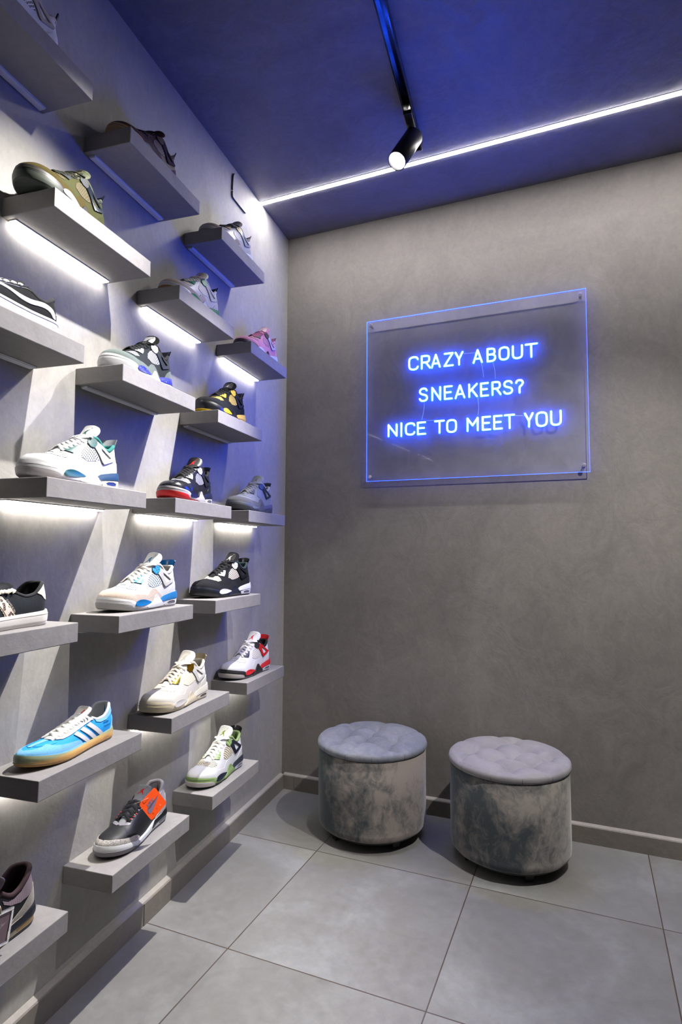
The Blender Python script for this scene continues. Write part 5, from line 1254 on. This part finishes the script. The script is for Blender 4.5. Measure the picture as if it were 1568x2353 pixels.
def orange_tag():
    o, px, py = Vector((0.2699, -1.3385, 0.4664)), Vector((0.2816, -1.2891, 0.4987)), Vector((0.2933, -1.3069, 0.4185))
    R3, w, h = card_frame(o, px, py)
    t = thing('hang_tag', 'bright orange square paper tag hanging at the ankle of the black sneaker', 'tag', o)
    M = R3.to_4x4()
    org = simple('orange_card', (0.86, 0.075, 0.0), 0.55, nscale=80, vary=.03)
    flat_poly([(x, y - h) for x, y in round_rect(w, h, 0.0065)], M, 0.0008, 'card', org, t)
    grey = simple('grey_print', (0.20, 0.15, 0.22), 0.4, nscale=80, vary=.03)
    pts = [card_frac(x, y) for x, y in SWOOSH]
    vs = [M @ Vector((a * w, -b * h, 0.0008)) for a, b in pts]
    bm = bmesh.new(); f = bm.faces.new([bm.verts.new(v) for v in vs]); bmesh.ops.triangulate(bm, faces=[f]); bmobj('printed_mark', bm, grey, t)
    a0, b0 = card_frac(572, 1150)
    text_mesh('printed_word', 'NIKE', 0.0165, t, grey, lambda x, y: M @ Vector((a0 * w + x * 0.66, -b0 * h + y * 1.02, 0.0008)), bold=0.0007, shear=0.28)
    dk = simple('faded_print', (0.42, 0.035, 0.0), 0.4, nscale=80)
    for ch, x, y in (('A', 790, 1370), ('I', 945, 1160), ('R', 1075, 1030)):
        a1, b1 = card_frac(x, y)
        text_mesh('printed_letter', ch, 0.0050, t, dk if ch != 'R' else simple('pale_print', (0.8, 0.4, 0.25), 0.4, nscale=80), lambda x, y: M @ Vector((a1 * w + x, -b1 * h + y, 0.0008)), bold=0.0002)
    a2, b2 = card_frac(553, 748); hole = Vector((a2 * w, -b2 * h, 0.0009))
    lathe('hole', [(0.0, 0.0), (0.0012, 0.0), (0.0012, 0.0002), (0, 0.0002)], M_BLACK, t, 16, M @ Matrix.Translation(hole), False)
    P = [M @ (hole + Vector((0, 0, 0.001))), M @ (hole + Vector((-0.006, 0.004, 0.003))), M @ (hole + Vector((-0.012, 0.0065, 0.0025))), M @ (hole + Vector((-0.021, 0.009, -0.004))), M @ (hole + Vector((-0.030, 0.010, -0.022)))]
    vs, fs = sweep([catmull(P, 6)], 0.0005, n=6); mobj('string', vs, fs, simple('clear_string', (0.7, 0.45, 0.3), 0.3, nscale=50), t)
orange_tag()
def clear_tag():
    o = LW(1.8385, 0.1385, 0.4373); px = LW(1.7775, 0.1385, 0.4262); py = LW(1.8315, 0.1385, 0.3700)
    R3, w, h = card_frame(o, px, py); M = R3.to_4x4()
    t = thing('hang_tag', 'mauve card in a clear plastic frame hanging on the black sneaker at bottom left', 'tag', o)
    g, nt, bs = nm('clear_plastic'); bs.inputs['Base Color'].default_value = (0.82, 0.86, 0.92, 1); bs.inputs['Roughness'].default_value = 0.04
    bs.inputs['Transmission Weight'].default_value = 0.92; bs.inputs['IOR'].default_value = 1.49
    mv = simple('mauve_card', (0.13, 0.085, 0.095), 0.4, nscale=80, vary=.05)
    flat_poly([(x + .006, y - h + .006) for x, y in round_rect(w - .012, h - .012, 0.001)], M, 0.0010, 'card', mv, t)
    for k, (x0, x1, y0, y1) in enumerate(((0, w, -.0058, 0), (0, w, -h, -h + .0058), (0, .0058, -h + .0058, -.0058), (w - .0058, w, -h + .0058, -.0058))):
        bm = bmesh.new(); add_box(bm, x0, x1, y0, y1, -0.0022, 0.0026, 0.0009, 2)
        for v in bm.verts: v.co = M @ v.co
        bmobj('clear_frame', bm, g, t)
    sv = simple('silver_print', (0.34, 0.28, 0.30), 0.25, metal=.6, nscale=80)
    cx, cy = w * 0.5, -h * 0.5
    def sw(x, y):  # the same mark laid level
        a, b = card_frac(x, y); return ((a - .5) * 0.052 + cx, -(b - .62) * 0.052 + cy)
    vs = [M @ Vector((*sw(x, y), 0.0008)) for x, y in SWOOSH]
    bm = bmesh.new(); f = bm.faces.new([bm.verts.new(v) for v in vs]); bmesh.ops.triangulate(bm, faces=[f]); bmobj('printed_mark', bm, sv, t)
    text_mesh('printed_word', 'NIKE', 0.0130, t, sv, lambda x, y: M @ Vector((cx - .014 + x * 0.68, cy + .001 + y, 0.0008)), bold=0.0003, shear=0.28)
    for ch, dx in (('A', -.016), ('I', 0.0), ('R', .013)): text_mesh('printed_letter', ch, 0.0060, t, sv, lambda x, y, dx=dx: M @ Vector((cx + dx + x, cy - .024 + y, 0.0008)))
    P = [M @ Vector((w * .42, -.002, 0.003)), M @ Vector((w * .42, .008, 0.000)), M @ Vector((w * .44, .020, -0.016))]
    vs, fs = sweep([catmull(P, 6)], 0.0013, n=8); mobj('cord', vs, fs, simple('gold_cord', (0.6, 0.5, 0.38), 0.3, metal=.7, nscale=50), t)
clear_tag()
